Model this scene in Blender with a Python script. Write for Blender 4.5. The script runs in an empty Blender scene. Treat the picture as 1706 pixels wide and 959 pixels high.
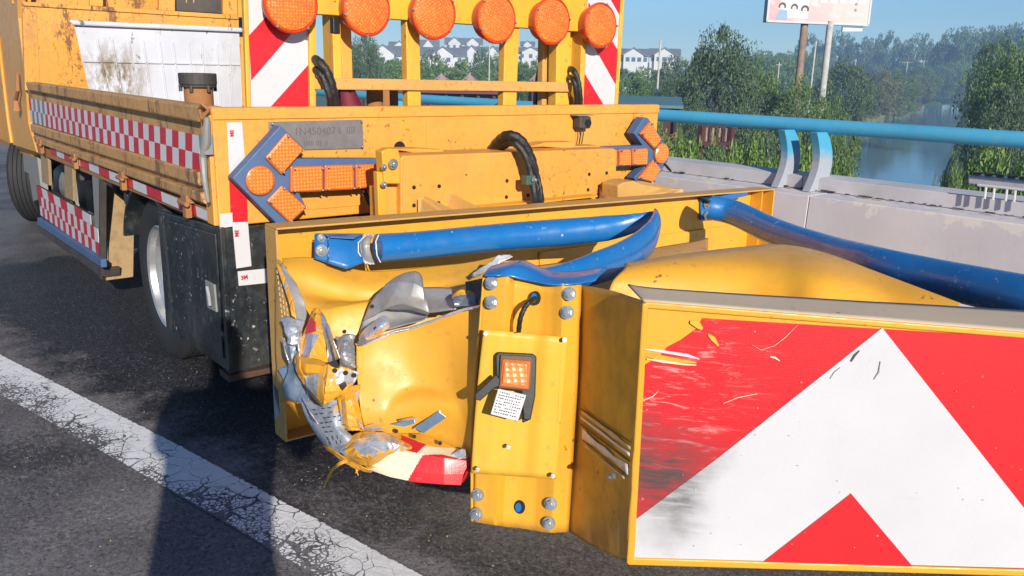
import bpy, bmesh, math, random
import numpy as np
from mathutils import Vector, Matrix
random.seed(7); rng = np.random.default_rng(7)
sc = bpy.context.scene
COL = sc.collection
# ------------------------------------------------------------------ camera (solved from the vanishing points of the truck)
H = 1.36; F = 1400.; CX = 853.; CY = 479.5
def _n(v): return v/np.linalg.norm(v)
_X = _n(np.array([2720-CX, 162-CY, F])); _Y = np.array([-258-CX, 92-CY, F]); _Y = _n(_Y-_X*(_X@_Y)); _Z = np.cross(_X, _Y)
R = np.stack([_X, _Y, _Z])                     # world = R @ cam (cam: x right, y down, z forward)
def ray(px, py): return R@np.array([(px-CX)/F, (py-CY)/F, 1.])
ORG = np.array([0, 0, H])
def PX(px, py, x): d = ray(px, py); return Vector(ORG+d*(x/d[0]))
def PY(px, py, y): d = ray(px, py); return Vector(ORG+d*(y/d[1]))
def PZ(px, py, z): d = ray(px, py); return Vector(ORG+d*((z-H)/d[2]))
def D(px, py, dist): return Vector(ORG+ray(px, py)*dist)
def plane(a, b, c): n = (b-a).cross(c-a).normalized(); return (a, n)
def PP(px, py, pl, off=0.):                    # point of the pixel's ray on a plane (offset towards the camera)
    a, n = pl; o = Vector(ORG); d = Vector(ray(px, py))
    if n.dot(o-a) < 0: n = -n
    a2 = a+n*off; return o+d*((a2-o).dot(n)/d.dot(n))
def PR(px, py, off=0.):                        # vertical plane of the bridge railing, X = off - .063 Y
    d = ray(px, py); return Vector(ORG+d*(off/(d[0]+.063*d[1])))
cam = bpy.data.cameras.new('camera'); co = bpy.data.objects.new('camera', cam); COL.objects.link(co)
cam.sensor_width = 36; cam.lens = F/1706*36; cam.clip_end = 6000; cam.clip_start = .05
cr = np.stack([R[:, 0], -R[:, 1], -R[:, 2]], axis=1)
co.matrix_world = Matrix([[*cr[0], 0], [*cr[1], 0], [*cr[2], H], [0, 0, 0, 1]])
sc.camera = co
# ------------------------------------------------------------------ light
SUN_H = Vector((.37, 1, 0)).normalized(); SUN_EL = math.radians(20.5)
w = bpy.data.worlds.new('World'); sc.world = w; w.use_nodes = True
nt = w.node_tree; bg = nt.nodes['Background']
sky = nt.nodes.new('ShaderNodeTexSky'); sky.sky_type = 'NISHITA'; sky.sun_disc = False
sky.sun_elevation = SUN_EL; sky.sun_rotation = math.atan2(-SUN_H.x, -SUN_H.y)
sky.air_density = 1.0; sky.dust_density = .0; sky.ozone_density = 7.0
nt.links.new(sky.outputs[0], bg.inputs[0]); bg.inputs[1].default_value = .085
sl = bpy.data.lights.new('sun', 'SUN'); sl.energy = 4.4; sl.angle = math.radians(.5); sl.color = (1, .93, .82)
so = bpy.data.objects.new('sun', sl); COL.objects.link(so)
sdir = (SUN_H*math.cos(SUN_EL)+Vector((0, 0, -math.sin(SUN_EL)))).normalized()
so.rotation_euler = sdir.to_track_quat('-Z', 'Y').to_euler(); so.location = (-6, -16, 8)
sc.view_settings.view_transform = 'Standard'; sc.view_settings.look = 'None'; sc.view_settings.gamma = 1; sc.view_settings.exposure = 0.55
# ------------------------------------------------------------------ materials
class NT:
    def __init__(s, name):
        s.m = bpy.data.materials.new(name); s.m.use_nodes = True; s.t = s.m.node_tree
        s.b = s.t.nodes['Principled BSDF']; s.co = s.t.nodes.new('ShaderNodeTexCoord').outputs['Object']; s._uv = None
    def n(s, typ): return s.t.nodes.new(typ)
    def l(s, a, b): s.t.links.new(a, b)
    def setv(s, sock, v):
        if isinstance(v, bpy.types.NodeSocket): s.l(v, sock)
        elif isinstance(v, (tuple, list)): sock.default_value = (*v, 1) if len(v) == 3 and sock.type == 'RGBA' else v
        else: sock.default_value = v
    def uv(s):
        if not s._uv: s._uv = s.n('ShaderNodeTexCoord').outputs['UV']
        return s._uv
    def mapv(s, sx, sy, sz, vec=None, rot=(0, 0, 0), loc=(0, 0, 0)):
        k = s.n('ShaderNodeMapping'); k.inputs['Scale'].default_value = (sx, sy, sz); k.inputs['Rotation'].default_value = rot; k.inputs['Location'].default_value = loc
        s.l(vec or s.co, k.inputs['Vector']); return k.outputs[0]
    def noise(s, scale, detail=4, rough=.55, vec=None, dist=0):
        k = s.n('ShaderNodeTexNoise'); k.inputs['Scale'].default_value = scale; k.inputs['Detail'].default_value = detail
        k.inputs['Roughness'].default_value = rough; k.inputs['Distortion'].default_value = dist; s.l(vec or s.co, k.inputs['Vector']); return k.outputs[0]
    def vor(s, scale, feat='F1', vec=None, out='Distance', rnd=1.):
        k = s.n('ShaderNodeTexVoronoi'); k.feature = feat; k.inputs['Scale'].default_value = scale; k.inputs['Randomness'].default_value = rnd
        s.l(vec or s.co, k.inputs['Vector']); return k.outputs[out]
    def rng(s, v, a, b, c=0., d=1.):
        k = s.n('ShaderNodeMapRange'); s.l(v, k.inputs[0])
        for i, q in enumerate((a, b, c, d)): k.inputs[i+1].default_value = q
        return k.outputs[0]
    def mix(s, f, a, b, mode='MIX'):
        k = s.n('ShaderNodeMix'); k.data_type = 'RGBA'; k.blend_type = mode
        s.setv(k.inputs[0], f); s.setv(k.inputs[6], a); s.setv(k.inputs[7], b); return k.outputs[2]
    def math(s, op, a, b=0.):
        k = s.n('ShaderNodeMath'); k.operation = op; s.setv(k.inputs[0], a); s.setv(k.inputs[1], b); return k.outputs[0]
    def sep(s, vec=None):
        k = s.n('ShaderNodeSeparateXYZ'); s.l(vec or s.co, k.inputs[0]); return k.outputs
    def bump(s, h, strength=.3, dist=.01, prev=None):
        k = s.n('ShaderNodeBump'); k.inputs['Strength'].default_value = strength; k.inputs['Distance'].default_value = dist
        s.l(h, k.inputs['Height'])
        if prev: s.l(prev, k.inputs['Normal'])
        s.l(k.outputs[0], s.b.inputs['Normal']); return k.outputs[0]
    def out(s, col=None, rough=None, metal=None, coat=None):
        if col is not None: s.setv(s.b.inputs['Base Color'], col)
        if rough is not None: s.setv(s.b.inputs['Roughness'], rough)
        if metal is not None: s.setv(s.b.inputs['Metallic'], metal)
        if coat is not None: s.b.inputs['Coat Weight'].default_value = coat; s.b.inputs['Coat Roughness'].default_value = .15
        return s.m
def paint(name, base, rough=.4, dirt=.35, rust=.55, dirtcol=(.16, .11, .07), rustcol=(.12, .035, .012), coat=0., wav=.25, streak=.3, blotch=0.):
    k = NT(name)
    big = k.noise(1.7, 5); c = k.mix(k.rng(big, .35, .7), base, tuple(x*.84 for x in base))
    fine = k.noise(22, 6, .65); c = k.mix(k.rng(fine, .5, .75, 0, dirt*.55), c, dirtcol)
    st = k.noise(9, 5, .7, vec=k.mapv(1, 1, .12)); c = k.mix(k.rng(st, .56, .8, 0, streak), c, dirtcol)
    if rust > 0:
        chip = k.math('MULTIPLY', k.rng(k.noise(48, 3, .6), .66-.03*rust, .70, 0, 1), k.rng(k.noise(3.2, 4), .46, .62))
        c = k.mix(k.math('MULTIPLY', chip, min(1, rust)), c, rustcol)
        dots = k.math('LESS_THAN', k.vor(14), .055); c = k.mix(k.math('MULTIPLY', dots, k.rng(k.noise(5), .5, .56, 0, .8)), c, rustcol)
    c = k.mix(k.rng(k.noise(2.6, 6, .7), .45, .75, 0, min(.4, dirt*.4)), c, tuple(.5*x+.5*y for x, y in zip(base, (.46, .38, .28))))
    if blotch: c = k.mix(k.rng(k.noise(5.5, 9, .8, vec=k.mapv(1, 1, .35)), .545, .58, 0, blotch), c, (.13, .055, .025)); c = k.mix(k.rng(k.noise(16, 6, .8, vec=k.mapv(1, 1, .12), dist=.5), .59, .61, 0, blotch), c, (.05, .03, .02))
    ang = k.noise(70, 3, .6, vec=k.mapv(.06, 1, 1, rot=(.4, .5, .3))); ang2 = k.noise(60, 3, .6, vec=k.mapv(1, .05, 1, rot=(.2, -.4, .6)))
    c = k.mix(k.math('MULTIPLY', k.math('MAXIMUM', k.rng(ang, .71, .73), k.rng(ang2, .72, .74)), k.rng(k.noise(4, 3), .5, .6, 0, .5*min(1, rust+.2))), c, (.5, .44, .34))
    r = k.rng(fine, .3, .8, rough-.08, rough+.25)
    p = k.bump(k.noise(4.5, 2), wav, .012); k.bump(k.noise(160, 2), .06, .002, p)
    return k.out(c, r, 0, coat)
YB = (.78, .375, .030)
M = {}
M['truck'] = paint('truck_orange_paint', (.80, .345, .05), .45, .5, 1.6, rustcol=(.20, .07, .02))
M['yellow'] = paint('cushion_yellow_paint', YB, .38, .32, .8, coat=.0)
M['yellow_clean'] = paint('cover_yellow_paint', (.77, .42, .035), .42, .3, .5)
M['frame'] = paint('frame_yellow_paint', (.80, .42, .04), .45, .45, .8)
M['tan'] = paint('dusty_shaded_yellow_paint', (.60, .33, .085), .6, .5, .8, dirtcol=(.2, .15, .1))  # dusty yellow; the dimmer light on flange tops is also put into colour
M['side'] = paint('side_board_paint', (.56, .30, .10), .6, .9, 3.5, rustcol=(.20, .07, .02), streak=.9, blotch=.7)
M['blue'] = paint('blue_tube_paint', (.008, .15, .43), .3, .2, .8, dirtcol=(.1, .12, .16), rustcol=(.5, .55, .6), coat=.4, wav=.35, streak=.15)
M['arrowblue'] = paint('faded_blue_paint', (.065, .13, .27), .55, .35, .3)
M['black'] = paint('black_guard_paint', (.012, .016, .020), .36, .6, 1.0, dirtcol=(.08, .10, .11), rustcol=(.45, .45, .43), streak=1.)
M['rail'] = paint('sky_blue_rail_paint', (.07, .42, .66), .5, .25, .3, dirtcol=(.25, .3, .3), rustcol=(.2, .15, .1), streak=.3)
M['galv'] = paint('galvanised_steel', (.42, .42, .43), .45, .5, .5)
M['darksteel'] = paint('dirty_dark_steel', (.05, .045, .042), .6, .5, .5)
M['rustpipe'] = paint('rusty_pipe_steel', (.36, .15, .05), .85, .9, 1.8, rustcol=(.07, .03, .02))
M['greysteel'] = paint('grey_steel', (.25, .25, .24), .5, .5, .6)
def simple(name, col, rough=.6, metal=0., var=.3, scale=8, bump=.1, bs=60):
    k = NT(name); c = k.mix(k.rng(k.noise(scale, 6, .6), .3, .75, 0, 1), col, tuple(x*(1-var) for x in col)); k.bump(k.noise(bs, 3), bump, .004); return k.out(c, rough, metal)
M['rubber'] = simple('tyre_rubber', (.022, .022, .024), .75, 0, .3, 12, .3)
M['hose'] = simple('black_hose_rubber', (.022, .02, .018), .4, 0, .5, 30, .6, 220)
M['rim'] = simple('wheel_rim_steel', (.62, .62, .62), .38, .7, .45, 9)
M['bolt'] = simple('zinc_bolt', (.55, .55, .53), .35, .8, .4, 40)
M['hole'] = simple('painted_hole_dark', (.012, .010, .008), .8)  # flat black discs painted as the dark inside of holes
M['plastic'] = simple('black_plastic', (.015, .015, .016), .45)
M['maroon'] = simple('maroon_cloth', (.18, .01, .025), .7)
M['white_post'] = simple('pale_concrete_post', (.55, .53, .50), .8, 0, .35, 3)
M['housewall'] = simple('white_house_wall', (.62, .62, .63), .8, 0, .12, .3)
M['houseroof'] = simple('grey_roof_tiles', (.17, .18, .20), .8, 0, .25, .5)
M['window'] = simple('dark_window_glass', (.12, .14, .17), .2)
M['brownpole'] = simple('rust_streaked_pole', (.42, .27, .20), .8, 0, .6, 1.2)
M['bark'] = simple('tree_bark', (.10, .075, .055), .9, 0, .4, 3)
M['teal'] = simple('teal_roof_sheet', (.09, .20, .22), .6)
M['redwood'] = simple('red_brown_boards', (.09, .025, .025), .8, 0, .4, 3)
M['skin'] = simple('skin_tone', (.45, .27, .19), .6)
M['jacket'] = simple('dark_jacket_cloth', (.03, .035, .06), .9)
M['trousers'] = simple('grey_trouser_cloth', (.08, .08, .09), .9)
def metal(name, yel=.0):
    k = NT(name); n1 = k.noise(11, 6, .65, dist=.6); c = k.mix(k.rng(n1, .35, .7), (.60, .60, .59), (.30, .30, .31))
    sc_ = k.noise(60, 4, .7, vec=k.mapv(1, 6, 1)); c = k.mix(k.rng(sc_, .55, .75, 0, .6), c, (.16, .15, .14))
    y = k.rng(k.noise(7, 5, .6), .62-yel*.25, .635-yel*.25); c = k.mix(y if yel > 0 else 0., c, YB)
    r = k.rng(n1, .3, .7, .22, .5); k.bump(k.noise(26, 5, .6), .45, .01)
    k.out(c, r); k.setv(k.b.inputs['Metallic'], k.rng(y, 0, 1, .75, 0) if yel > 0 else .75); return k.m
M['metal'] = metal('bare_torn_aluminium'); M['metaly'] = metal('torn_aluminium_with_yellow', .8); M['metaly2'] = metal('torn_yellow_with_aluminium', 1.35)
M['greymetal'] = simple('dull_grey_inner_sheet', (.50, .48, .46), .45, .35, .45, 16, .25, 60)
def tape(name, col, scuff=.3, dirt=(.3, .28, .27)):
    k = NT(name); v = k.noise(5, 5); c = k.mix(k.rng(v, .35, .7), col, tuple(x*.9 for x in col))
    c = k.mix(k.rng(k.noise(35, 6, .7, vec=k.mapv(1, 1, 3)), .58, .8, 0, scuff), c, dirt)
    h = k.vor(240, vec=k.mapv(1, 1, 1)); k.bump(h, .12, .002)
    return k.out(c, .38, 0, .1)
M['white'] = tape('white_reflective_tape', (.60, .59, .60)); M['red'] = tape('red_reflective_tape', (.62, .014, .022))
M['dullwhite'] = tape('dull_white_tape', (.66, .65, .66), .35); M['dullred'] = tape('dull_red_tape', (.60, .014, .03), .3)
M['faded'] = tape('faded_grey_tape', (.20, .19, .25), .4)
M['cream'] = tape('cream_tape', (.76, .66, .48), .25)
M['printred'] = simple('red_print', (.6, .03, .05), .5); M['printblack'] = simple('black_print', (.02, .02, .02), .5); M['engrave'] = simple('engraved_print', (.22, .19, .17), .6)
def lens():
    k = NT('orange_lens_plastic'); v = k.vor(88, out='Distance', rnd=.35, vec=k.mapv(1, 0, 1)); c = k.mix(k.rng(v, .14, .42), (.95, .33, .05), (.80, .14, .018)); c = k.mix(k.rng(k.noise(60, 2), .45, .7, 0, .5), c, (.70, .085, .012))
    c = k.mix(k.rng(k.noise(9, 3), .5, .75, 0, .4), c, (.95, .30, .05)); k.bump(v, .45, .004)
    k.out(c, .32, 0, .3); k.b.inputs['Subsurface Weight'].default_value = 0; return k.m
M['lens'] = lens()
M['lensrim'] = simple('red_orange_lens_rim', (.62, .06, .02), .3)
# scuffed front face of the cushion
def scuffed(name, col):
    k = NT(name)
    v = k.noise(4, 5); c = k.mix(k.rng(v, .35, .7), col, tuple(x*.92 for x in col))
    X_, Y_, Z_ = k.sep()
    # distance along the panel measured from its left edge (panel axes set at object level through UV)
    U, V, _ = k.sep(k.uv())
    left = k.rng(U, .02, .34, 1, 0)
    st = k.noise(4, 8, .68, vec=k.mapv(2.0, 8, 1, vec=k.uv(), rot=(0, 0, .28)), dist=.5)
    wob = k.rng(k.noise(6, 5, vec=k.uv()), .3, .7, -.05, .05); Uw = k.math('ADD', U, wob); Vw = k.math('ADD', V, wob)
    black = k.math('MULTIPLY', k.rng(st, .28, .50, .45, 1), k.math('MULTIPLY', k.rng(Uw, .10, .22, 1, 0), k.math('MULTIPLY', k.rng(Vw, .22, .33, 0, 1), k.rng(Vw, .38, .54, 1, 0))))
    vein = k.noise(3, 9, .75, vec=k.mapv(2.0, 26, 1, vec=k.uv(), rot=(0, 0, .2), loc=(1, 5, 0)), dist=.6)
    black = k.math('MULTIPLY', black, k.rng(vein, .36, .54, .45, 1))
    st2 = k.noise(5, 8, .75, vec=k.mapv(2.2, 14, 1, vec=k.uv(), rot=(0, 0, .30), loc=(3, 2, 0)), dist=.9)
    pale = k.math('MULTIPLY', k.rng(st2, .54, .72), k.math('MULTIPLY', k.rng(U, .06, .30, 1, 0), k.rng(V, .30, .44, .85, 0)))
    c = k.mix(pale, c, (.78, .50, .46)); c = k.mix(k.math('MULTIPLY', black, .95), c, (.06, .055, .055))
    spk = k.math('LESS_THAN', k.vor(26, vec=k.uv()), .06); c = k.mix(k.math('MULTIPLY', spk, k.rng(k.noise(7, vec=k.uv()), .5, .6, 0, .8)), c, (.35, .3, .3))
    wl = k.noise(4, 6, .7, vec=k.mapv(1, 12, 1, vec=k.uv(), loc=(9, 0, 0))); c = k.mix(k.rng(wl, .64, .74, 0, .25), c, (.3, .28, .28))
    cellw = k.vor(210, 'DISTANCE_TO_EDGE', k.uv(), rnd=.1); c = k.mix(k.rng(cellw, .02, .10, .07, 0), c, (.30, .28, .28)); k.bump(k.vor(210, vec=k.uv(), rnd=.1), .12, .002); return k.out(c, .38, 0, .1)
M['facered'] = scuffed('scuffed_red_reflective_sheet', (.62, .014, .02)); M['facewhite'] = scuffed('scuffed_white_reflective_sheet', (.59, .58, .60))
def shadewall():
    m = paint('scratched_shaded_wall_paint', (.66, .31, .022), .36, .35, .7); return m  # darker copy of the cushion yellow, the wall's shade put into the colour
M['wall'] = shadewall()
def whitetub():
    k = NT('stained_white_plastic'); c = k.mix(k.rng(k.noise(2.5, 5), .4, .7), (.56, .56, .59), (.46, .46, .49))
    c = k.mix(k.rng(k.noise(4.5, 7, .75, vec=k.mapv(1, 1, .4)), .56, .68, 0, .75), c, (.22, .17, .10))
    c = k.mix(k.rng(k.noise(20, 3), .68, .71, 0, .9), c, (.06, .06, .06)); return k.out(c, .45)
M['tub'] = whitetub()
def concrete():
    k = NT('weathered_barrier_concrete'); x, y, z = k.sep()
    c = k.mix(k.rng(k.noise(2.5, 6), .35, .7), (.62, .575, .60), (.52, .485, .505))
    peel = k.math('ADD', k.rng(z, .66, .80, 0, .34), k.rng(k.noise(5, 7, .7), .3, .8, 0, .6)); c = k.mix(k.rng(peel, .575, .60, 0, .8), c, (.70, .64, .58))
    c = k.mix(k.rng(k.noise(30, 4, .7, vec=k.mapv(1, 1, .3)), .66, .74, 0, .5), c, (.25, .23, .21))
    c = k.mix(k.math('MULTIPLY', k.math('LESS_THAN', k.vor(4.5), .07), 1.), c, (.75, .7, .66))
    k.bump(k.noise(40, 5, .7), .12, .008); return k.out(c, .8)
M['concrete'] = concrete()
def asph(name, marking=False):
    k = NT(name); x, y, z = k.sep()
    big = k.noise(.9, 5, .6); med = k.noise(11, 6, .75)
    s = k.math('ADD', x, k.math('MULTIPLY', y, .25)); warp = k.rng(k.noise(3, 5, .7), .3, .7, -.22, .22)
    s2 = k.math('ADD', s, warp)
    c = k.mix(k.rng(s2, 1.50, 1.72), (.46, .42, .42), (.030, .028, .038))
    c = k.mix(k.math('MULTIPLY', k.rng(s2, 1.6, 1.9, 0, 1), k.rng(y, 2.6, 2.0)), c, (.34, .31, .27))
    c = k.mix(k.rng(k.math('ADD', y, k.math('MULTIPLY', warp, .8)), 6.55, 6.66), c, (.42, .38, .35))
    c = k.mix(k.rng(big, .40, .60, 0, .8), c, (.035, .032, .04))
    cell = k.sep(k.vor(125, out='Color'))[0]; cd = k.vor(125)
    c = k.mix(k.math('MULTIPLY', k.rng(cell, .45, 1.), k.rng(cd, .55, .25)), c, k.mix(.5, c, (.55, .52, .50)))
    c = k.mix(k.math('MULTIPLY', k.rng(cell, .93, .97), k.rng(cd, .45, .2)), c, (.75, .72, .68))
    c = k.mix(k.rng(k.noise(70, 8, .9), .47, .58, 0, .75), c, (.022, .020, .024))
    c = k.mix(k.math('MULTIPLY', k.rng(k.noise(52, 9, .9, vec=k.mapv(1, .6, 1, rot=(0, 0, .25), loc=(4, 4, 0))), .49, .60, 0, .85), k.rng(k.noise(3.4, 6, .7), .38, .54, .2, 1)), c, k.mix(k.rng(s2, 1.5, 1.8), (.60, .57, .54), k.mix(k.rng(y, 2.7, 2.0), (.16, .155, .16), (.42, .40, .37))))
    bpv = k.noise(85, 5, .8)
    p = k.bump(bpv, .35 if marking else 1.0, .012 if marking else .04); k.bump(k.noise(20, 6, .75, vec=k.mapv(1, .45, 1, rot=(0, 0, .25))), .2 if marking else .8, .03, p)
    k.b.inputs['Specular IOR Level'].default_value = .35
    if not marking: return k.out(c, k.rng(k.math('ADD', s2, k.rng(k.noise(2), .3, .7, -.2, .2)), 1.5, 1.8, .72, .48))
    warped = k.n('ShaderNodeVectorMath'); warped.operation = 'ADD'
    nz = k.n('ShaderNodeTexNoise'); nz.inputs['Scale'].default_value = 16; nz.inputs['Detail'].default_value = 5; k.l(k.co, nz.inputs['Vector'])
    sb = k.n('ShaderNodeVectorMath'); sb.operation = 'SCALE'; sb.inputs[3].default_value = .05; k.l(nz.outputs['Color'], sb.inputs[0])
    k.l(k.co, warped.inputs[0]); k.l(sb.outputs[0], warped.inputs[1]); wv = warped.outputs[0]
    fray = k.rng(k.noise(5, 4, vec=k.co), .35, .65, -.015, .015)
    U, V, _ = k.sep(k.uv())
    worn = k.rng(k.math('ADD', V, k.rng(k.noise(2.2, 4), .3, .7, -.45, .45)), .10, .95, .12, 1)    # more cracked towards the near edge
    e1 = k.vor(13, 'DISTANCE_TO_EDGE', wv); e2 = k.vor(54, 'DISTANCE_TO_EDGE', wv)
    c1 = k.math('LESS_THAN', e1, k.math('MULTIPLY', worn, k.rng(k.noise(6, 3), .35, .65, .0, .11))); c2 = k.math('LESS_THAN', e2, k.math('SUBTRACT', k.math('MULTIPLY', worn, k.rng(k.noise(9, 4), .3, .65, .12, .34)), .085))
    sp = k.math('GREATER_THAN', k.noise(75, 4, .8), k.rng(worn, 0, 1, .68, .63))
    hole = k.math('MAXIMUM', k.math('MAXIMUM', c1, c2), sp)
    edge = k.math('LESS_THAN', k.math('SUBTRACT', .5, k.math('ABSOLUTE', k.math('SUBTRACT', V, .5))), k.rng(k.noise(40, 4, .7), .3, .75, 0, .055))
    hole = k.math('MAXIMUM', hole, edge)
    wc = k.mix(k.rng(k.noise(20, 6, .7), .35, .7), (.90, .89, .87), (.78, .77, .75))
    dark = k.mix(.5, c, (.03, .03, .034)); col = k.mix(hole, wc, dark)
    return k.out(col, .75)
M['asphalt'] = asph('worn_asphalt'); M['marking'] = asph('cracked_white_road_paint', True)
def leafm(name, a, b, tr=.3):
    k = NT(name); g = k.n('ShaderNodeNewGeometry').outputs['Random Per Island']; ob = k.n('ShaderNodeObjectInfo').outputs['Random']
    c = k.mix(g, a, b); c = k.mix(k.math('MULTIPLY', ob, .35), c, tuple(x*.6 for x in a)); k.out(c, .6)
    tl = k.n('ShaderNodeBsdfTranslucent'); k.l(c, tl.inputs[0]); ms = k.n('ShaderNodeMixShader'); ms.inputs[0].default_value = tr
    k.l(k.b.outputs[0], ms.inputs[1]); k.l(tl.outputs[0], ms.inputs[2]); k.l(ms.outputs[0], k.t.nodes['Material Output'].inputs[0]); return k.m
M['leaf_dark'] = leafm('dark_green_leaves', (.055, .11, .045), (.20, .26, .13))
M['leaf_mid'] = leafm('mid_green_leaves', (.07, .15, .03), (.26, .36, .11))
M['leaf_light'] = leafm('bright_green_leaves', (.09, .19, .025), (.32, .44, .10))
M['leaf_olive'] = leafm('olive_leaves', (.11, .13, .055), (.28, .26, .14))
M['leaf_dry'] = leafm('dry_orange_leaves', (.24, .12, .05), (.40, .24, .12))
def landm():
    k = NT('grassy_land'); c = k.mix(k.rng(k.noise(.08, 6), .4, .65), (.045, .085, .03), (.12, .13, .06)); c = k.mix(k.rng(k.noise(.6, 5), .4, .7, 0, .6), c, (.03, .06, .02)); k.bump(k.noise(1.2, 5), .6, .3); return k.out(c, .9)
M['land'] = landm()
def waterm():
    k = NT('river_water'); k.bump(k.noise(1.2, 4, .6, vec=k.mapv(.5, 1.4, 1)), .10, .12); k.b.inputs['IOR'].default_value = 1.33; k.b.inputs['Specular IOR Level'].default_value = .5
    return k.out((.045, .17, .28), .05)
M['water'] = waterm()
# ------------------------------------------------------------------ mesh helpers
ROOTLOC = {}
class MB:
    def __init__(s): s.v = []; s.f = []; s.mi = []; s.uv = []
    def face(s, idx, mi=0, uv=None): s.f.append(idx); s.mi.append(mi); s.uv.append(uv)
    def poly(s, pts, mi=0, uv=None):
        b = len(s.v); s.v += [Vector(p) for p in pts]; s.face(tuple(range(b, b+len(pts))), mi, uv)
    def prism(s, pts, ext, mi=0):
        n = len(pts); b = len(s.v); ext = Vector(ext); s.v += [Vector(p) for p in pts]+[Vector(p)+ext for p in pts]
        s.face(tuple(range(b, b+n)), mi); s.face(tuple(range(b+2*n-1, b+n-1, -1)), mi)
        for i in range(n): j = (i+1) % n; s.face((b+i, b+n+i, b+n+j, b+j), mi)
        return s
    def box(s, a, b, mi=0):
        x0, y0, z0 = (min(a[i], b[i]) for i in range(3)); x1, y1, z1 = (max(a[i], b[i]) for i in range(3))
        return s.prism([(x0, y0, z0), (x1, y0, z0), (x1, y0, z1), (x0, y0, z1)], (0, y1-y0, 0), mi)
    def beam(s, a, b, wid, hei, up=(0, 0, 1), mi=0):
        a = Vector(a); b = Vector(b); d = (b-a).normalized(); u = Vector(up); sx = d.cross(u).normalized()*wid/2; sz = sx.cross(d).normalized()*hei/2
        return s.prism([a-sx-sz, a+sx-sz, a+sx+sz, a-sx+sz], b-a, mi)
    def tube(s, path, rad, n=12, cap=True, mi=0, flat=None):
        path = [Vector(p) for p in path]; m = len(path); b = len(s.v)
        rr = rad if isinstance(rad, (list, tuple)) else [rad]*m
        up = None
        for i, p in enumerate(path):
            d = (path[min(i+1, m-1)]-path[max(i-1, 0)]).normalized()
            if up is None: up = d.orthogonal().normalized() if abs(d.z) > .9 else (Vector((0, 0, 1))-d*d.z).normalized()
            else: up = (up-d*up.dot(d)).normalized()
            sd = d.cross(up)
            for k in range(n):
                t = 2*math.pi*k/n; e = flat[i] if flat else (1, 1)
                s.v.append(p+up*math.cos(t)*rr[i]*e[1]+sd*math.sin(t)*rr[i]*e[0])
        for i in range(m-1):
            for k in range(n):
                k2 = (k+1) % n; s.face((b+i*n+k, b+i*n+k2, b+(i+1)*n+k2, b+(i+1)*n+k), mi)
        if cap: s.face(tuple(b+k for k in range(n))[::-1], mi); s.face(tuple(b+(m-1)*n+k for k in range(n)), mi)
        return s
    def cyl(s, a, b, r, n=16, r2=None, mi=0): return s.tube([a, b], [r, r if r2 is None else r2], n, True, mi)
    def build(s, name, mat, parent=None, smooth=False, bevel=0., solid=0., angle=35):
        off = Vector(ROOTLOC.get(parent.name, (0, 0, 0))) if parent else Vector((0, 0, 0))
        me = bpy.data.meshes.new(name); me.from_pydata([p-off for p in s.v], [], s.f)
        mats = mat if isinstance(mat, (list, tuple)) else [mat]
        for m_ in mats: me.materials.append(m_)
        if len(mats) > 1: me.polygons.foreach_set('material_index', s.mi)
        if any(u is not None for u in s.uv):
            ul = me.uv_layers.new(name='UVMap'); k = 0
            for p, u in zip(me.polygons, s.uv):
                for q, li in enumerate(p.loop_indices): ul.data[li].uv = u[q] if u else (0, 0)
        me.validate()
        bm = bmesh.new(); bm.from_mesh(me)
        if not solid: bmesh.ops.recalc_face_normals(bm, faces=bm.faces)
        bm.to_mesh(me); bm.free()
        if smooth:
            me.polygons.foreach_set('use_smooth', [True]*len(me.polygons))
            me.set_sharp_from_angle(angle=math.radians(angle))
        o = bpy.data.objects.new(name, me); COL.objects.link(o)
        if parent: o.parent = parent; ROOTLOC[o.name] = off
        if solid: md = o.modifiers.new('solid', 'SOLIDIFY'); md.thickness = solid; md.offset = 0
        if bevel: md = o.modifiers.new('bevel', 'BEVEL'); md.width = bevel; md.segments = 2; md.limit_method = 'ANGLE'; md.angle_limit = math.radians(35)
        return o
def tag(o, label=None, cat=None, group=None, kind=None):
    if label: o['label'] = label
    if cat: o['category'] = cat
    if group: o['group'] = group
    if kind: o['kind'] = kind
    return o
def root(name, loc, label, cat, group=None):
    o = bpy.data.objects.new(name, None); COL.objects.link(o); o.location = loc; o.empty_display_size = .1; ROOTLOC[o.name] = tuple(loc)
    return tag(o, label, cat, group)
def copy_tree(o, parent=None, moved=None):
    c = o.copy(); COL.objects.link(c)
    if parent: c.parent = parent
    for ch in o.children: copy_tree(ch, c)
    return c
def vnoise(p, s, seed=0):
    from mathutils import noise as N
    return N.noise(Vector((p[0]*s+seed*7.3, p[1]*s-seed*3.1, p[2]*s+seed)))
def catmull(p0, p1, p2, p3, t):
    return .5*((2*p1)+(-p0+p2)*t+(2*p0-5*p1+4*p2-p3)*t*t+(-p0+3*p1-3*p2+p3)*t**3)
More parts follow.
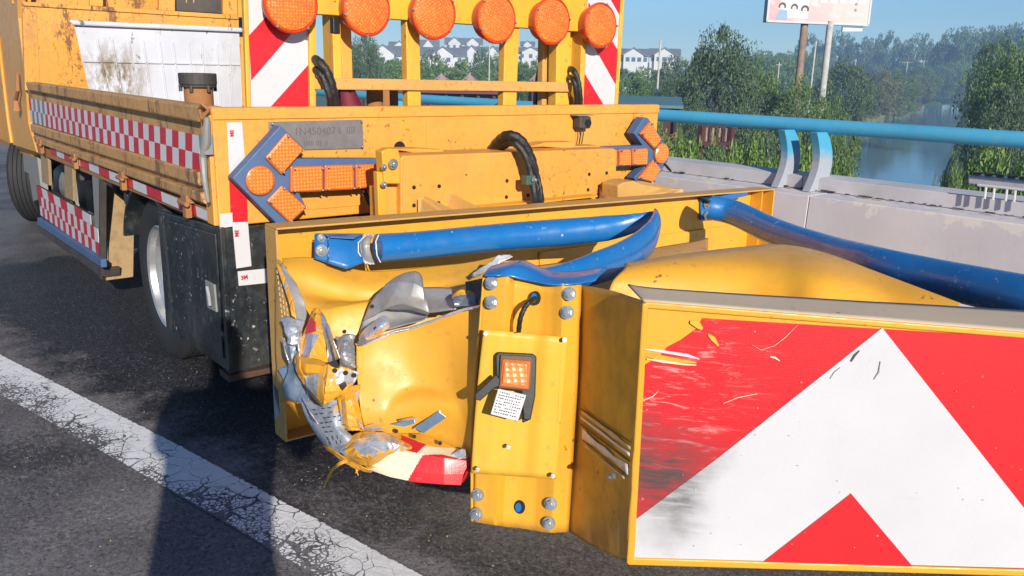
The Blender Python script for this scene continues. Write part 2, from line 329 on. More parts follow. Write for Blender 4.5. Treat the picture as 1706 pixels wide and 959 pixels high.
def sheet(rows, name, mat, parent, res=6, amp=.0, nscale=9., solid=.003, classify=None, seed=0, smooth=True, ridge=0., angle=50, lin=False, disp=None):
    """bent sheet metal through a grid of points (px, py, distance)"""
    g = np.array([[D(*p) if len(p) == 3 else p[0] for p in r] for r in rows], float); pg = np.array([[p[:2] if len(p) == 3 else (0, 0) for p in r] for r in rows], float)
    g = np.concatenate([g, pg], 2)
    def interp(a, axis):
        a = np.moveaxis(a, axis, 0); n = a.shape[0]; o = []
        for i in range(n-1):
            p0, p1, p2, p3 = a[max(i-1, 0)], a[i], a[i+1], a[min(i+2, n-1)]
            for k in range(res): o.append(p1+(p2-p1)*k/res if lin else catmull(p0, p1, p2, p3, k/res))
        o.append(a[-1]); return np.moveaxis(np.array(o), 0, axis)
    g = interp(interp(g, 0), 1); nr, nc = g.shape[:2]
    s = MB()
    for i in range(nr):
        for j in range(nc):
            p = Vector(g[i, j, :3])
            if amp or ridge or disp:
                a = g[min(i+1, nr-1), j, :3]-g[max(i-1, 0), j, :3]; b = g[i, min(j+1, nc-1), :3]-g[i, max(j-1, 0), :3]; n = Vector(np.cross(a, b))
                if n.length > 1e-9: n.normalize()
                h = amp*vnoise(p, nscale, seed)
                if disp: h += disp(g[i, j, 3], g[i, j, 4])
                if ridge: h += ridge*(abs(vnoise(p, nscale*1.7, seed+5))-.2)+ridge*.5*abs(vnoise(p, nscale*4, seed+9))
                p = p+n*h
            s.v.append(p)
    for i in range(nr-1):
        for j in range(nc-1):
            mi = 0
            if classify: c = g[i:i+2, j:j+2, 3:5].mean((0, 1)); mi = classify(*c)
            uv = [(j/(nc-1), i/(nr-1)), ((j+1)/(nc-1), i/(nr-1)), ((j+1)/(nc-1), (i+1)/(nr-1)), (j/(nc-1), (i+1)/(nr-1))]
            if mi is None: continue
            s.face((i*nc+j, i*nc+j+1, (i+1)*nc+j+1, (i+1)*nc+j), mi, uv)
    return s.build(name, mat, parent, smooth=smooth, solid=solid, angle=angle)
def inpoly(x, y, P):
    c = False; j = len(P)-1
    for i in range(len(P)):
        if (P[i][1] > y) != (P[j][1] > y) and x < (P[j][0]-P[i][0])*(y-P[i][1])/(P[j][1]-P[i][1])+P[i][0]: c = not c
        j = i
    return c
def text(txt, name, mat, parent, origin, xdir, ydir, size, depth=.0015, bold=0., align='LEFT'):
    cu = bpy.data.curves.new(name, 'FONT'); cu.body = txt; cu.size = size; cu.extrude = depth; cu.offset = bold; cu.align_x = align; cu.resolution_u = 3
    to = bpy.data.objects.new(name+'_src', cu); COL.objects.link(to)
    dg = bpy.context.evaluated_depsgraph_get(); me = bpy.data.meshes.new_from_object(to.evaluated_get(dg)); bpy.data.objects.remove(to)
    x = Vector(xdir).normalized(); y = Vector(ydir); y = (y-x*y.dot(x)).normalized(); z = x.cross(y)
    off = Vector(ROOTLOC.get(parent.name, (0, 0, 0))) if parent else Vector((0, 0, 0))
    m = Matrix(((x.x, y.x, z.x, origin[0]-off.x), (x.y, y.y, z.y, origin[1]-off.y), (x.z, y.z, z.z, origin[2]-off.z), (0, 0, 0, 1)))
    me.transform(m); me.materials.clear(); me.materials.append(mat); me.name = name
    o = bpy.data.objects.new(name, me); COL.objects.link(o)
    if parent: o.parent = parent
    return o
def hexbolt(parent, p, n, r=.011, washer=True, name='bolt'):
    n = Vector(n).normalized(); s = MB()
    if washer: s.cyl(p, p+n*.003, r*1.55, 20)
    s.cyl(p+n*.003, p+n*.014, r, 6)
    s.cyl(p+n*.013, p+n*.018, r*.55, 10)
    return s.build(name, M['bolt'], parent)
M['headpaint'] = paint('peeling_orange_paint', (.74, .325, .04), .5, .6, 4.0, rustcol=(.10, .035, .015), streak=.8, blotch=.85)
M['truckshade'] = paint('truck_orange_side_shade', (.66, .33, .08), .4, .3, .3)  # truck orange darkened; the dim left side is put into the colour
M['flap'] = paint('muddy_tan_sheet', (.38, .25, .12), .7, .7, 1.2, dirtcol=(.06, .05, .04), rustcol=(.05, .04, .03))
M['dustgrey'] = paint('dusty_flange_paint', (.58, .45, .31), .8, .25, .5, streak=.1, dirtcol=(.3, .24, .18))
M['scrape'] = simple('scraped_paint', (.70, .55, .30), .5, .2, .4, 40); M['scrapelight'] = simple('scraped_bare_metal', (.88, .82, .74), .45, .1, .4, 40); M['scrapedark'] = simple('scraped_dark_groove', (.10, .06, .02), .6)
M['clampgreen'] = simple('green_clamp', (.06, .13, .09), .5); M['recess'] = simple('dark_brass_recess', (.10, .06, .02), .5, .3)
M['engrave'] = simple('engraved_print', (.33, .31, .295), .6); M['engrave2'] = simple('grey_black_print', (.05, .05, .06), .6); M['tabblue'] = simple('blue_grey_aluminium', (.22, .33, .48), .35, .5, .3, 20)
M['tabgrey'] = simple('lilac_grey_aluminium', (.45, .45, .52), .35, .5, .4, 20)
M['slotlight'] = simple('pale_slot_rims', (.62, .42, .22), .5)
M['brightmetal'] = simple('bright_torn_aluminium', (.72, .72, .74), .30, .8, .3, 14, .3, 30)
M['bluemetal'] = simple('dark_blue_grey_torn_metal', (.16, .21, .28), .4, .6, .6, 22, .5, 60)
M['bluegrey'] = simple('grey_printed_backing', (.30, .33, .38), .5, .3, .5, 24, .4, 50)
PERSON = True
M['rustlip'] = simple('brown_rusty_lip', (.10, .05, .03), .8, 0, .5, 14)

def crumpled(name, c0, c1, met, rough, dirt=(.12, .12, .13)):
    k = NT(name); n1 = k.noise(13, 6, .7, dist=.8); c = k.mix(k.rng(n1, .38, .66), c0, c1); c = k.mix(k.rng(k.noise(70, 4, .75, vec=k.mapv(1, 5, 1)), .54, .72, 0, .7), c, dirt)
    c = k.mix(k.rng(k.noise(9, 6, .7), .60, .62), c, YB)
    e = k.vor(22, 'DISTANCE_TO_EDGE', k.mapv(1, 1, 1)); p = k.bump(k.rng(e, 0, .10), .18, .006); p = k.bump(k.noise(34, 4, .5), .16, .006, p)
    return k.out(c, k.rng(n1, .3, .7, rough-.08, rough+.2), met)
M['brightmetal'] = crumpled('bright_torn_aluminium', (.86, .86, .88), (.50, .50, .52), .65, .28)
M['bluemetal'] = crumpled('dark_blue_grey_torn_metal', (.30, .36, .44), (.12, .15, .2), .5, .4)
M['bluegrey'] = crumpled('grey_printed_backing', (.42, .45, .50), (.24, .27, .32), .3, .5)
M['metal'] = crumpled('bare_torn_aluminium', (.74, .74, .74), (.34, .34, .35), .7, .32)
M['tabgrey'] = crumpled('lilac_grey_aluminium', (.55, .54, .62), (.34, .36, .44), .5, .32)
def ytorn():
    k = NT('yellow_paint_torn_to_metal'); c = k.mix(k.rng(k.noise(5, 4), .35, .7), YB, (.66, .29, .025)); y = k.rng(k.noise(16, 7, .75, vec=k.mapv(1, 2.5, 1)), .57, .60)
    c = k.mix(y, c, (.62, .62, .62)); c = k.mix(k.rng(k.noise(50, 5, .8), .62, .68, 0, .8), c, (.10, .07, .04)); e = k.vor(20, 'DISTANCE_TO_EDGE'); p = k.bump(k.rng(e, 0, .1), .3, .008); k.bump(k.noise(30, 5), .35, .008, p)
    k.out(c, .42); k.setv(k.b.inputs['Metallic'], k.rng(y, 0, 1, 0, .6)); return k.m
M['yellowtorn'] = ytorn()

def amber(name, c0, c1, diodes=True):
    k = NT(name); v = k.vor(80, out='Distance', rnd=.15, vec=k.mapv(1, 0, 1)); c = k.mix(k.rng(v, .15, .45), c0, c1) if diodes else k.mix(k.rng(k.noise(30, 4), .4, .65), c1, c0)
    c = k.mix(k.rng(k.noise(25, 5, .7), .5, .75, 0, .5), c, (.40, .20, .09)); k.bump(v, .5, .004); return k.out(c, .35, 0, .3)
M['amber'] = amber('amber_lens_plastic', (.92, .33, .06), (.76, .17, .025)); M['amberplain'] = amber('plain_amber_lens', (.88, .27, .05), (.76, .18, .03), False)
M['amberedge'] = simple('amber_lens_edge', (.60, .15, .04), .35)
M['platem'] = simple('dull_engraved_plate', (.27, .25, .24), .45, .35, .3, 30)
M['engrave'] = simple('engraved_print', (.15, .135, .12), .6)
# ================================================================== THE SETTING
LAND = -7.2; WAT = -8.0
def azd(px, dist):                               # ground point under the column px at a horizontal distance
    d = ray(px, 118+(px-853)*.0235); h = math.hypot(d[0], d[1]); return Vector((d[0]/h*dist, d[1]/h*dist, 0))
def az(px): d = azd(px, 1); return math.atan2(d.y, d.x)
def px_of(a):                                    # azimuth -> picture column
    d = np.array([math.cos(a), math.sin(a), 0.]); c = R.T@d; return c[0]/c[2]*F+CX if c[2] > .05 else (99999 if c[0] > 0 else -99999)
# land as one polar sheet, with the river bed carved in and a low rise beyond
rads = [3, 8, 14, 20, 26, 32, 38, 44, 50, 56, 62, 70, 80, 90, 100, 115, 130, 150, 170, 190, 215, 245, 280, 320, 370, 430, 500, 600, 750, 1000, 1500, 2500, 4500]
angs = []
a = az(1100); 
fine = np.linspace(az(1800), az(1300), 60); coarse = np.linspace(az(1300), az(1800)+2*math.pi, 120)[1:-1]
angs = list(fine)+list(coarse)
def river_edges(d):
    l = np.interp(d, [0, 40, 80, 135, 235, 310, 395], [1150, 1300, 1420, 1438, 1475, 1530, 1588])
    r = np.interp(d, [0, 40, 80, 135, 235, 310, 395], [2600, 1640, 1606, 1612, 1615, 1612, 1604])
    return l, r
def land_z(d, a):
    px = px_of(a); z = LAND
    if px > -9000:
        z += np.interp(d, [0, 200, 330, 430, 600, 1000, 2500, 4500], [0, 0, 5, 9, 9, 14, 22, 22])*np.interp(px, [1150, 1300], [1, .0])
        l, r = river_edges(d)
        if d < 395 and l < px < r:
            wpx = 1400*2/max(d, 1); e = min(px-l, r-px)/wpx; z = LAND-min(1, e)*2.2
    return z+.25*math.sin(a*37+d*.3)
s = MB(); na = len(angs)
s.v.append(Vector((0, 0, LAND)))
for d in rads:
    for a in angs: s.v.append(Vector((math.cos(a)*d, math.sin(a)*d, land_z(d, a))))
for k in range(na): s.face((0, 1+k, 1+(k+1) % na))
for i in range(len(rads)-1):
    for k in range(na):
        k2 = (k+1) % na; s.face((1+i*na+k, 1+(i+1)*na+k, 1+(i+1)*na+k2, 1+i*na+k2))
tag(s.build('land', M['land'], smooth=True), kind='structure')
s = MB(); s.poly([(-300, -300, WAT), (420, -300, WAT), (420, 420, WAT), (-300, 420, WAT)]); tag(s.build('river', M['water']), kind='structure')
# hazy far hills
s = MB(); N_ = 120
for i in range(N_+1):
    px = -400+i*20; p = azd(px, 2600); hz = 45+22*math.sin(i*.23)+12*math.sin(i*.61+1)+6*math.sin(i*1.3)
    q = azd(px, 3300)
    s.v += [Vector((p.x, p.y, 0)), Vector(((p.x+q.x)/2, (p.y+q.y)/2, hz)), Vector((q.x, q.y, 0))]
for i in range(N_): b = i*3; s.face((b, b+3, b+4, b+1)); s.face((b+1, b+4, b+5, b+2))
tag(s.build('far_hills', M['land'], smooth=True), kind='structure')
# bridge deck
def RL(y, off): return off-.063*y               # x of a line parallel to the railing
s = MB()
ys = [-40, -4, 0, 4, 8, 14, 40, 160]
s.v += [Vector((-11, y, 0)) for y in ys]+[Vector((RL(y, 4.12), y, 0)) for y in ys]; n = len(ys)
for i in range(n-1): s.face((i, n+i, n+i+1, i+1))
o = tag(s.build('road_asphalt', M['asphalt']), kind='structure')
s = MB(); s.v += [Vector((-11.2, y, z)) for y in (-40, 160) for z in (-.02, -1.3)]+[Vector((RL(y, 4.25), y, z)) for y in (-40, 160) for z in (-.02, -1.3)]
for f_ in ((0, 2, 6, 4), (1, 5, 7, 3), (0, 4, 5, 1), (2, 3, 7, 6), (0, 1, 3, 2), (4, 6, 7, 5)): s.face(f_)
tag(s.build('bridge_deck_slab', M['concrete']), kind='structure')
s = MB()
for y in range(-20, 140, 24): s.box((-9, y, -9.5), (2.6-.063*y, y+1.2, -1.31))
tag(s.build('bridge_pier', M['concrete']), kind='structure')
# lane marking, measured from its two edges
up = [(-120, 527), (0, 589), (140, 660), (281, 731), (478, 837), (600, 901), (708, 959), (900, 1062)]
lo = [(-120, 590), (0, 658), (140, 736), (281, 816), (400, 885), (460, 921), (530, 964), (720, 1085)]
s = MB(); A = [PZ(x, y, .004) for x, y in up]; B = [PZ(x, y, .004) for x, y in lo]
nn = 40
def along(L, t):
    k = t*(len(L)-1); i = min(int(k), len(L)-2); return L[i].lerp(L[i+1], k-i)
for i in range(nn+1): s.v += [along(A, i/nn), along(B, i/nn)]
for i in range(nn): s.face((2*i, 2*i+2, 2*i+3, 2*i+1), 0, [(i/nn, 0), ((i+1)/nn, 0), ((i+1)/nn, 1), (i/nn, 1)])
tag(s.build('lane_line', M['marking']), kind='structure')
# barrier and railing
M['curbm'] = simple('pale_grey_curb', (.55, .53, .55), .7, 0, .25, 5)
bar = root('concrete_barrier', (3.6, 4, 0), 'pale weathered concrete parapet wall along the edge of the bridge behind the wreck', 'barrier')
def rowsec(name, prof, y0, y1, mat, parent, bev=.008):
    s = MB(); a = [Vector((RL(y0, o_), y0, z)) for o_, z in prof]; s.prism(a, Vector((-.063*(y1-y0), y1-y0, 0))); return s.build(name, mat, parent, bevel=bev)
yy = [-6, 2.36, 7.6, 60]
for i in range(len(yy)-1):
    rowsec('wall_segment', [(3.60, .002), (3.66, .3), (3.80, .45), (3.82, .80), (4.25, .81), (4.25, .002)], yy[i]+.0015, yy[i+1]-.0015, M['concrete'], bar, .004)
cap = [-6, 2.51, 60]
for i in range(len(cap)-1):
    rowsec('steel_curb', [(3.985, .806), (3.985, .872), (4.13, .880), (4.13, .806)], cap[i]+.002, cap[i+1]-.002, M['curbm'], bar, .003)
s = MB(); r = random.Random(6)
for i in range(260):
    y = r.uniform(.8, 12); x = RL(y, 3.968+r.uniform(-.022, .008)); q = r.uniform(.002, .007); s.box((x-q, y-q*r.uniform(1, 4), .8102), (x+q, y+q*r.uniform(1, 4), .8102+q*r.uniform(.4, 1.2)))
s.build('grit_in_the_joint', M['darksteel'], bar)['kind'] = 'stuff'
rl = root('bridge_railing', (3.9, 4, .8), 'sky blue tubular handrail with paired curved blade posts on top of the bridge parapet', 'railing')
s = MB(); pts = [Vector((RL(y, 4.035), y, 1.125)) for y in (-5, 0, 3, 8, 16, 40, 60)]; s.tube(pts, .036, 24); s.build('handrail_pipe', M['rail'], rl, smooth=True)
k = NT('post_blue_fading_to_grey'); x_, y_, z_ = k.sep(); f_ = k.rng(k.math('ADD', z_, k.rng(k.noise(7, 4), .3, .7, -.05, .05)), .14, .22)
k.bump(k.noise(40), .2, .005); M['postmix'] = k.out(k.mix(f_, (.34, .36, .40), (.07, .34, .52)), .5)
def blade(yc):
    s = MB(); pr = []
    for t in np.linspace(0, 1, 9):
        z = .805+(1.10-.805)*t; bow = .055*math.sin(math.pi*t)-.02*t
        pr.append((bow, z))
    wd = .05
    front = [(b-wd-.03*(1-t), z) for (b, z), t in zip(pr, np.linspace(0, 1, 9))]; back = [(b+wd, z) for b, z in pr][::-1]
    s.prism([Vector((RL(yc, 3.995)+o_, yc, z)) for o_, z in front+back], (0, .045, 0)); return s.build('blade_post', M['postmix'], rl, bevel=.003)
for yc in (2.60, 2.42, -1.3, -1.5, 6.4, 6.2, 10.2, 10.0, 14, 13.8):
    blade(yc)
# white wire rack and dark cover on the parapet at the right
rk = root('wire_rack', tuple(PR(1660, 325, 3.95)), 'white wire rack and grey cable duct lying on the parapet at the far right', 'rack')
s = MB()
def R5(px, py): return PR(px, py, 3.93)
s.tube([R5(1629, 308), R5(1640, 309), R5(1706, 316), R5(1760, 322)], .006, 8)
for px in (1643, 1657, 1678, 1692, 1712, 1730): s.tube([R5(px, 310+(px-1643)*.11), R5(px-3, 331+(px-1643)*.11)], .005, 6)
s.build('wire_bars', M['white'], rk, smooth=True)
s = MB(); a, b, c, d = PR(1612, 292, 4.2), PR(1760, 307, 4.2), PR(1760, 322, 4.2), PR(1612, 306, 4.2); s.prism([a, b, c, d], (.12, 0, 0)); s.build('cable_duct', M['galv'], rk, bevel=.006)
s = MB()
for i in range(8): s.beam(PR(1618+i*19, 290.5+i*1.9, 4.2)+Vector((.03, 0, .004)), PR(1628+i*19, 291.5+i*1.9, 4.2)+Vector((.03, 0, .004)), .03, .012)
s.build('duct_clip', M['darksteel'], rk)
# ------------------------------------------------------------------ trees
def crown_mesh(name, n, leaf, mat, shape='round', clumps=45, seed=1):
    r = np.random.default_rng(seed); C = []; Rr = []
    while len(C) < clumps:
        u = r.uniform(-1, 1, 3)
        if (u**2).sum() > 1: continue
        z = (u[2]+1)/2
        wdt = {'round': math.sqrt(max(0, 1-(2*z-1)**2))*.5+.0, 'tall': .5*math.sin(math.pi*min(1, z*.92+.12))**.7, 'wide': .5*(1-abs(2*z-1)**3), 'poplar': .30*(1-z*.55)}[shape]
        rad = r.uniform(.35, 1)**.5; an = r.uniform(0, 6.283)
        C.append((math.cos(an)*rad*wdt, math.sin(an)*rad*wdt, .12+z*.84)); Rr.append(r.uniform(.06, .16)*(1 if shape != 'poplar' else .7))
    C = np.array(C); Rr = np.array(Rr); k = r.integers(0, clumps, n)
    v = r.normal(size=(n, 3)); v /= np.linalg.norm(v, axis=1)[:, None]; rr = r.uniform(.3, 1, n)**.4
    P = C[k]+v*(Rr[k]*rr*r.uniform(.8, 1.25, n))[:, None]*np.array([1, 1, .8])
    a = r.normal(size=(n, 3)); a /= np.linalg.norm(a, axis=1)[:, None]; a[:, 2] -= .25
    nn_ = v*.7+r.normal(size=(n, 3))*.5; b = np.cross(a, nn_); b /= np.linalg.norm(b, axis=1)[:, None]
    L = leaf*r.uniform(.6, 1.4, n)[:, None]; W = L*.42
    q = np.stack([P-a*L, P-b*W, P+a*L, P+b*W], 1).reshape(-1, 3)
    me = bpy.data.meshes.new(name); me.vertices.add(4*n); me.vertices.foreach_set('co', q.astype(np.float32).ravel())
    me.loops.add(4*n); me.loops.foreach_set('vertex_index', np.arange(4*n, dtype=np.int32)); me.polygons.add(n); me.polygons.foreach_set('loop_start', np.arange(0, 4*n, 4, dtype=np.int32))
    me.update(calc_edges=True); me.materials.append(mat); return me, C
def trunk_mesh(C, seed=1, r0=.022):
    r = random.Random(seed); s = MB(); top = Vector((0, 0, .62))
    path = [Vector((r.uniform(-.01, .01)*i, r.uniform(-.01, .01)*i, .62*i/5)) for i in range(6)]; s.tube(path, [r0*(1-.13*i) for i in range(6)], 7)
    for k in r.sample(range(len(C)), min(9, len(C))):
        e = Vector(C[k]); st = path[r.randint(1, 4)]; m_ = st.lerp(e, .5)+Vector((0, 0, .04)); s.tube([st, m_, e], [r0*.5, r0*.32, r0*.12], 5)
    me = bpy.data.meshes.new('trunk'); me.from_pydata([p[:] for p in s.v], [], s.f); me.materials.append(M['bark']); me.polygons.foreach_set('use_smooth', [True]*len(me.polygons)); return me
PROTO = {}
def proto(key, n, leaf, mat, shape, clumps, seed):
    me, C = crown_mesh('crown', n, leaf, M[mat], shape, clumps, seed); PROTO[key] = (me, trunk_mesh(C, seed))
proto('big', 24000, .0125, 'leaf_dark', 'tall', 130, 3)
proto('broad', 20000, .0135, 'leaf_mid', 'wide', 110, 5)
proto('near', 17000, .018, 'leaf_light', 'wide', 120, 8); proto('bushy', 18000, .016, 'leaf_mid', 'wide', 140, 29)
proto('olive', 14000, .016, 'leaf_olive', 'wide', 90, 11)
proto('dark', 20000, .014, 'leaf_dark', 'wide', 120, 13)
proto('poplar', 6000, .018, 'leaf_dark', 'poplar', 50, 17)
proto('far', 5000, .026, 'leaf_mid', 'wide', 45, 19)
proto('fardark', 5000, .026, 'leaf_dark', 'round', 45, 23)
def tree(px, pytop, dist, wpx, key, label, name='leafy_tree', group=None, pybot=None):
    g = azd(px, dist); g.z = land_z(dist, az(px)); ht = azd(px, dist)
    hy = 118+(px-853)*.0235
    cz = np.linalg.norm([0]); c = R.T@np.array([g.x, g.y, 0]); depth = c[2]
    top = H+(hy-pytop)/F*depth*1.06
    h = max(1.5, top-g.z); wd = wpx/F*depth
    cm, tm = PROTO[key]
    rt = root(name, g, label, 'tree', group); rt.rotation_euler.z = random.uniform(0, 6.28)
    cr_ = bpy.data.objects.new('crown', cm); COL.objects.link(cr_); cr_.parent = rt; cr_.scale = (wd*1.05, wd*1.05, h)
    tr = bpy.data.objects.new('trunk', tm); COL.objects.link(tr); tr.parent = rt; tr.scale = (wd*.9, wd*.9, h)
    return rt
tree(1200, 42, 58, 140, 'big', 'tall dark green tree rising left of the billboard poles', 'broadleaf_tree')
tree(1262, 108, 64, 90, 'bushy', 'rounded mid green tree at the right foot of the tallest dark tree')
tree(1296, 138, 60, 70, 'dark', 'low dark tree at the foot of the rusty billboard pole')
tree(1345, 128, 58, 95, 'broad', 'green bushy tree in front of the two billboard poles')
tree(1405, 100, 110, 95, 'dark', 'dark rounded tree just right of the white billboard pole')
tree(1462, 116, 195, 80, 'olive', 'olive brown tree on the left bank right of the dark rounded tree')
tree(1498, 118, 240, 70, 'broad', 'green tree on the left bank where the river bends')
tree(1528, 124, 300, 55, 'olive', 'olive tree nearest the reeds at the tip of the left bank')
tree(1562, 108, 400, 75, 'dark', 'dark tree at the head of the river, left one of two')
tree(1597, 103, 402, 60, 'bushy', 'green tree at the head of the river below the four poles')
tree(1535, 110, 330, 60, 'dark', 'dark tree behind the olive tree of the left bank tip')
tree(1656, 62, 120, 75, 'dark', 'tall dark tree on the right bank in shade')
tree(1700, 74, 62, 150, 'bushy', 'large light green tree at the right edge above the handrail')
tree(1690, 130, 56, 100, 'dark', 'shaded dark tree leaning over the water below the right tree')
tree(1715, 180, 34, 150, 'near', 'bright willow like tree low at the right edge behind the handrail')
tree(1680, 205, 40, 100, 'dark', 'dark drooping bush over the water under the handrail')
tree(1605, 255, 33, 60, 'broad', 'small green bush at the water edge above the cable duct')
tree(1140, 197, 25, 120, 'near', 'bright bush right behind the orange arrow light, below the handrail')
tree(1095, 188, 30, 110, 'bushy', 'green bush below the handrail at the corner of the tailboard')
tree(1262, 204, 24, 130, 'near', 'bright leafy bush below the handrail left of the first blade post')
tree(1335, 200, 27, 120, 'near', 'bright leafy bush between the paired blade posts')
tree(1390, 196, 30, 100, 'bushy', 'green bush below the handrail beside the river')
tree(1415, 246, 24, 90, 'near', 'pale grassy bush lowest beside the water')
tree(1205, 230, 22, 100, 'bushy', 'mid green bush below the red footbridge')
tree(1250, 172, 45, 120, 'dark', 'dark bush in the gap under the tall tree')
tree(1335, 168, 46, 120, 'dark', 'dark brown green bush above the handrail near the posts')
tree(1400, 166, 50, 90, 'broad', 'mid green bush above the handrail beside the river')
tree(1150, 160, 52, 90, 'dark', 'dark bush between the teal roof and the tall tree')
for i, (px, py, d, wp, kk, lb) in enumerate([
    (607, 55, 95, 75, 'big', 'tall tree seen between the second and third lamps'), (598, 98, 130, 90, 'broad', 'tree left of the first frame opening'), (640, 92, 150, 70, 'far', 'light green tree in the first frame opening'),
    (672, 90, 150, 60, 'far', 'bright tree in the first frame opening beside the post'), (720, 90, 160, 60, 'fardark', 'dark tree in front of the white house row centre'), (735, 97, 140, 60, 'far', 'round bright tree in the middle frame opening'),
    (775, 94, 150, 70, 'far', 'tree before the middle gabled house'), (805, 88, 150, 60, 'fardark', 'tree right of the thin pole in the middle opening'), (700, 106, 130, 90, 'broad', 'wide low tree filling the left of the middle opening'),
    (830, 92, 130, 70, 'broad', 'tree at the right side of the middle opening'), (880, 94, 130, 80, 'far', 'tree in the third frame opening'), (905, 98, 120, 70, 'fardark', 'tree behind the black tyre'), (660, 104, 120, 100, 'broad', 'wide tree low in the first opening'), (780, 108, 118, 110, 'far', 'broad hedge like tree low in the middle opening'), (860, 108, 115, 90, 'broad', 'low tree in the third opening beside the post'), (740, 116, 100, 120, 'far', 'low pale shrubby tree above the pavilion roofs')]):
    tree(px, py, d, wp, kk, lb, group=None)
for px, py, d, wp, kk, lb in [
    (1050, 106, 150, 70, 'far', 'tree under the white row houses beside the chevron board'), (1085, 108, 140, 70, 'far', 'tree under the right end of the white row houses'), (1120, 100, 130, 60, 'fardark', 'dark tree left of the tallest tree'),
    (1145, 92, 170, 60, 'far', 'far tree right of the row houses'), (1060, 122, 100, 90, 'broad', 'low tree behind the teal roofed shed'), (1120, 122, 90, 70, 'dark', 'dark low tree behind the teal roof right end'), (1270, 88, 260, 60, 'far', 'far hazy tree left of the rusty pole'), (1300, 92, 240, 60, 'far', 'far hazy tree between the pole bases')]:
    tree(px, py, d, wp, kk, lb)
FARL = 'hazy tall trees of the distant shelter belt'
for i in range(16):
    px = 1345+i*14.5; tree(px, 66+5*math.sin(i*1.3)+(14 if i > 13 else 0), 500+15*math.sin(i*2), 46, 'poplar' if i % 3 else 'fardark', 'distant bluish tree in the shelter belt behind the river bend', 'distant_tree', 'distant trees behind the river bend')
for i in range(10):
    px = 1575+i*15; tree(px, 60-3*math.sin(i)-(6 if i > 3 else 0), 430+20*math.sin(i*2), 50, 'fardark', 'distant bluish tree on the far right bank', 'distant_tree', 'distant trees on the right bank')
for i in range(11):
    px = 1225+i*13; tree(px, 86+3*math.sin(i*2), 380+15*math.sin(i), 40, 'far', 'low hazy tree on the skyline behind the billboard poles', 'distant_tree', 'low skyline trees behind the billboard')
# shrubs that clothe the land (ground cover nobody could count)
def scatter_shrubs():
    me, C = crown_mesh('ground_shrubs', 3000, .05, M['leaf_mid'], 'wide', 30, 31)
    vs = np.empty(len(me.vertices)*3, np.float32); me.vertices.foreach_get('co', vs); vs = vs.reshape(-1, 3)
    out = []; r = np.random.default_rng(4)
    for i in range(260):
        d = r.uniform(22, 175)**1.0; px = r.uniform(560, 1500)
        l, rr = river_edges(d)
        if d < 395 and l-40 < px < rr+30: continue
        if d < 40 and px < 1050: continue
        p = azd(px, d); z = land_z(d, az(px)); sc_ = r.uniform(2.5, 5); idx = r.integers(0, len(vs)//4, 650)
        q = vs.reshape(-1, 4, 3)[idx].reshape(-1, 3)*np.array([sc_*1.5, sc_*1.5, sc_*.8])+np.array([p.x, p.y, z-.3]); out.append(q)
    q = np.concatenate(out); n = len(q)//4
    m2 = bpy.data.meshes.new('ground_shrubs'); m2.vertices.add(4*n); m2.vertices.foreach_set('co', q.astype(np.float32).ravel())
    m2.loops.add(4*n); m2.loops.foreach_set('vertex_index', np.arange(4*n, dtype=np.int32)); m2.polygons.add(n); m2.polygons.foreach_set('loop_start', np.arange(0, 4*n, 4, dtype=np.int32))
    m2.update(calc_edges=True); m2.materials.append(M['leaf_mid']); o = bpy.data.objects.new('ground_shrubs', m2); COL.objects.link(o); tag(o, 'low green undergrowth covering the river plain below the bridge', 'shrubs', kind='stuff')
scatter_shrubs()
# reeds on the bank tip
s = MB(); r = random.Random(3)
for i in range(900):
    d = r.uniform(180, 330); l, rr = river_edges(d); p = azd(l+r.uniform(-14, 6), d); p.z = LAND-.6; h = r.uniform(1, 2.4); q = p+Vector((r.uniform(-.3, .3), r.uniform(-.3, .3), h)); s.v += [p+Vector((-.1, .1, 0)), p+Vector((.1, -.1, 0)), q]; s.face((len(s.v)-3, len(s.v)-2, len(s.v)-1))
tag(s.build('reeds', M['leaf_olive']), 'pale dry reeds along the left bank of the river', 'reeds', kind='stuff')
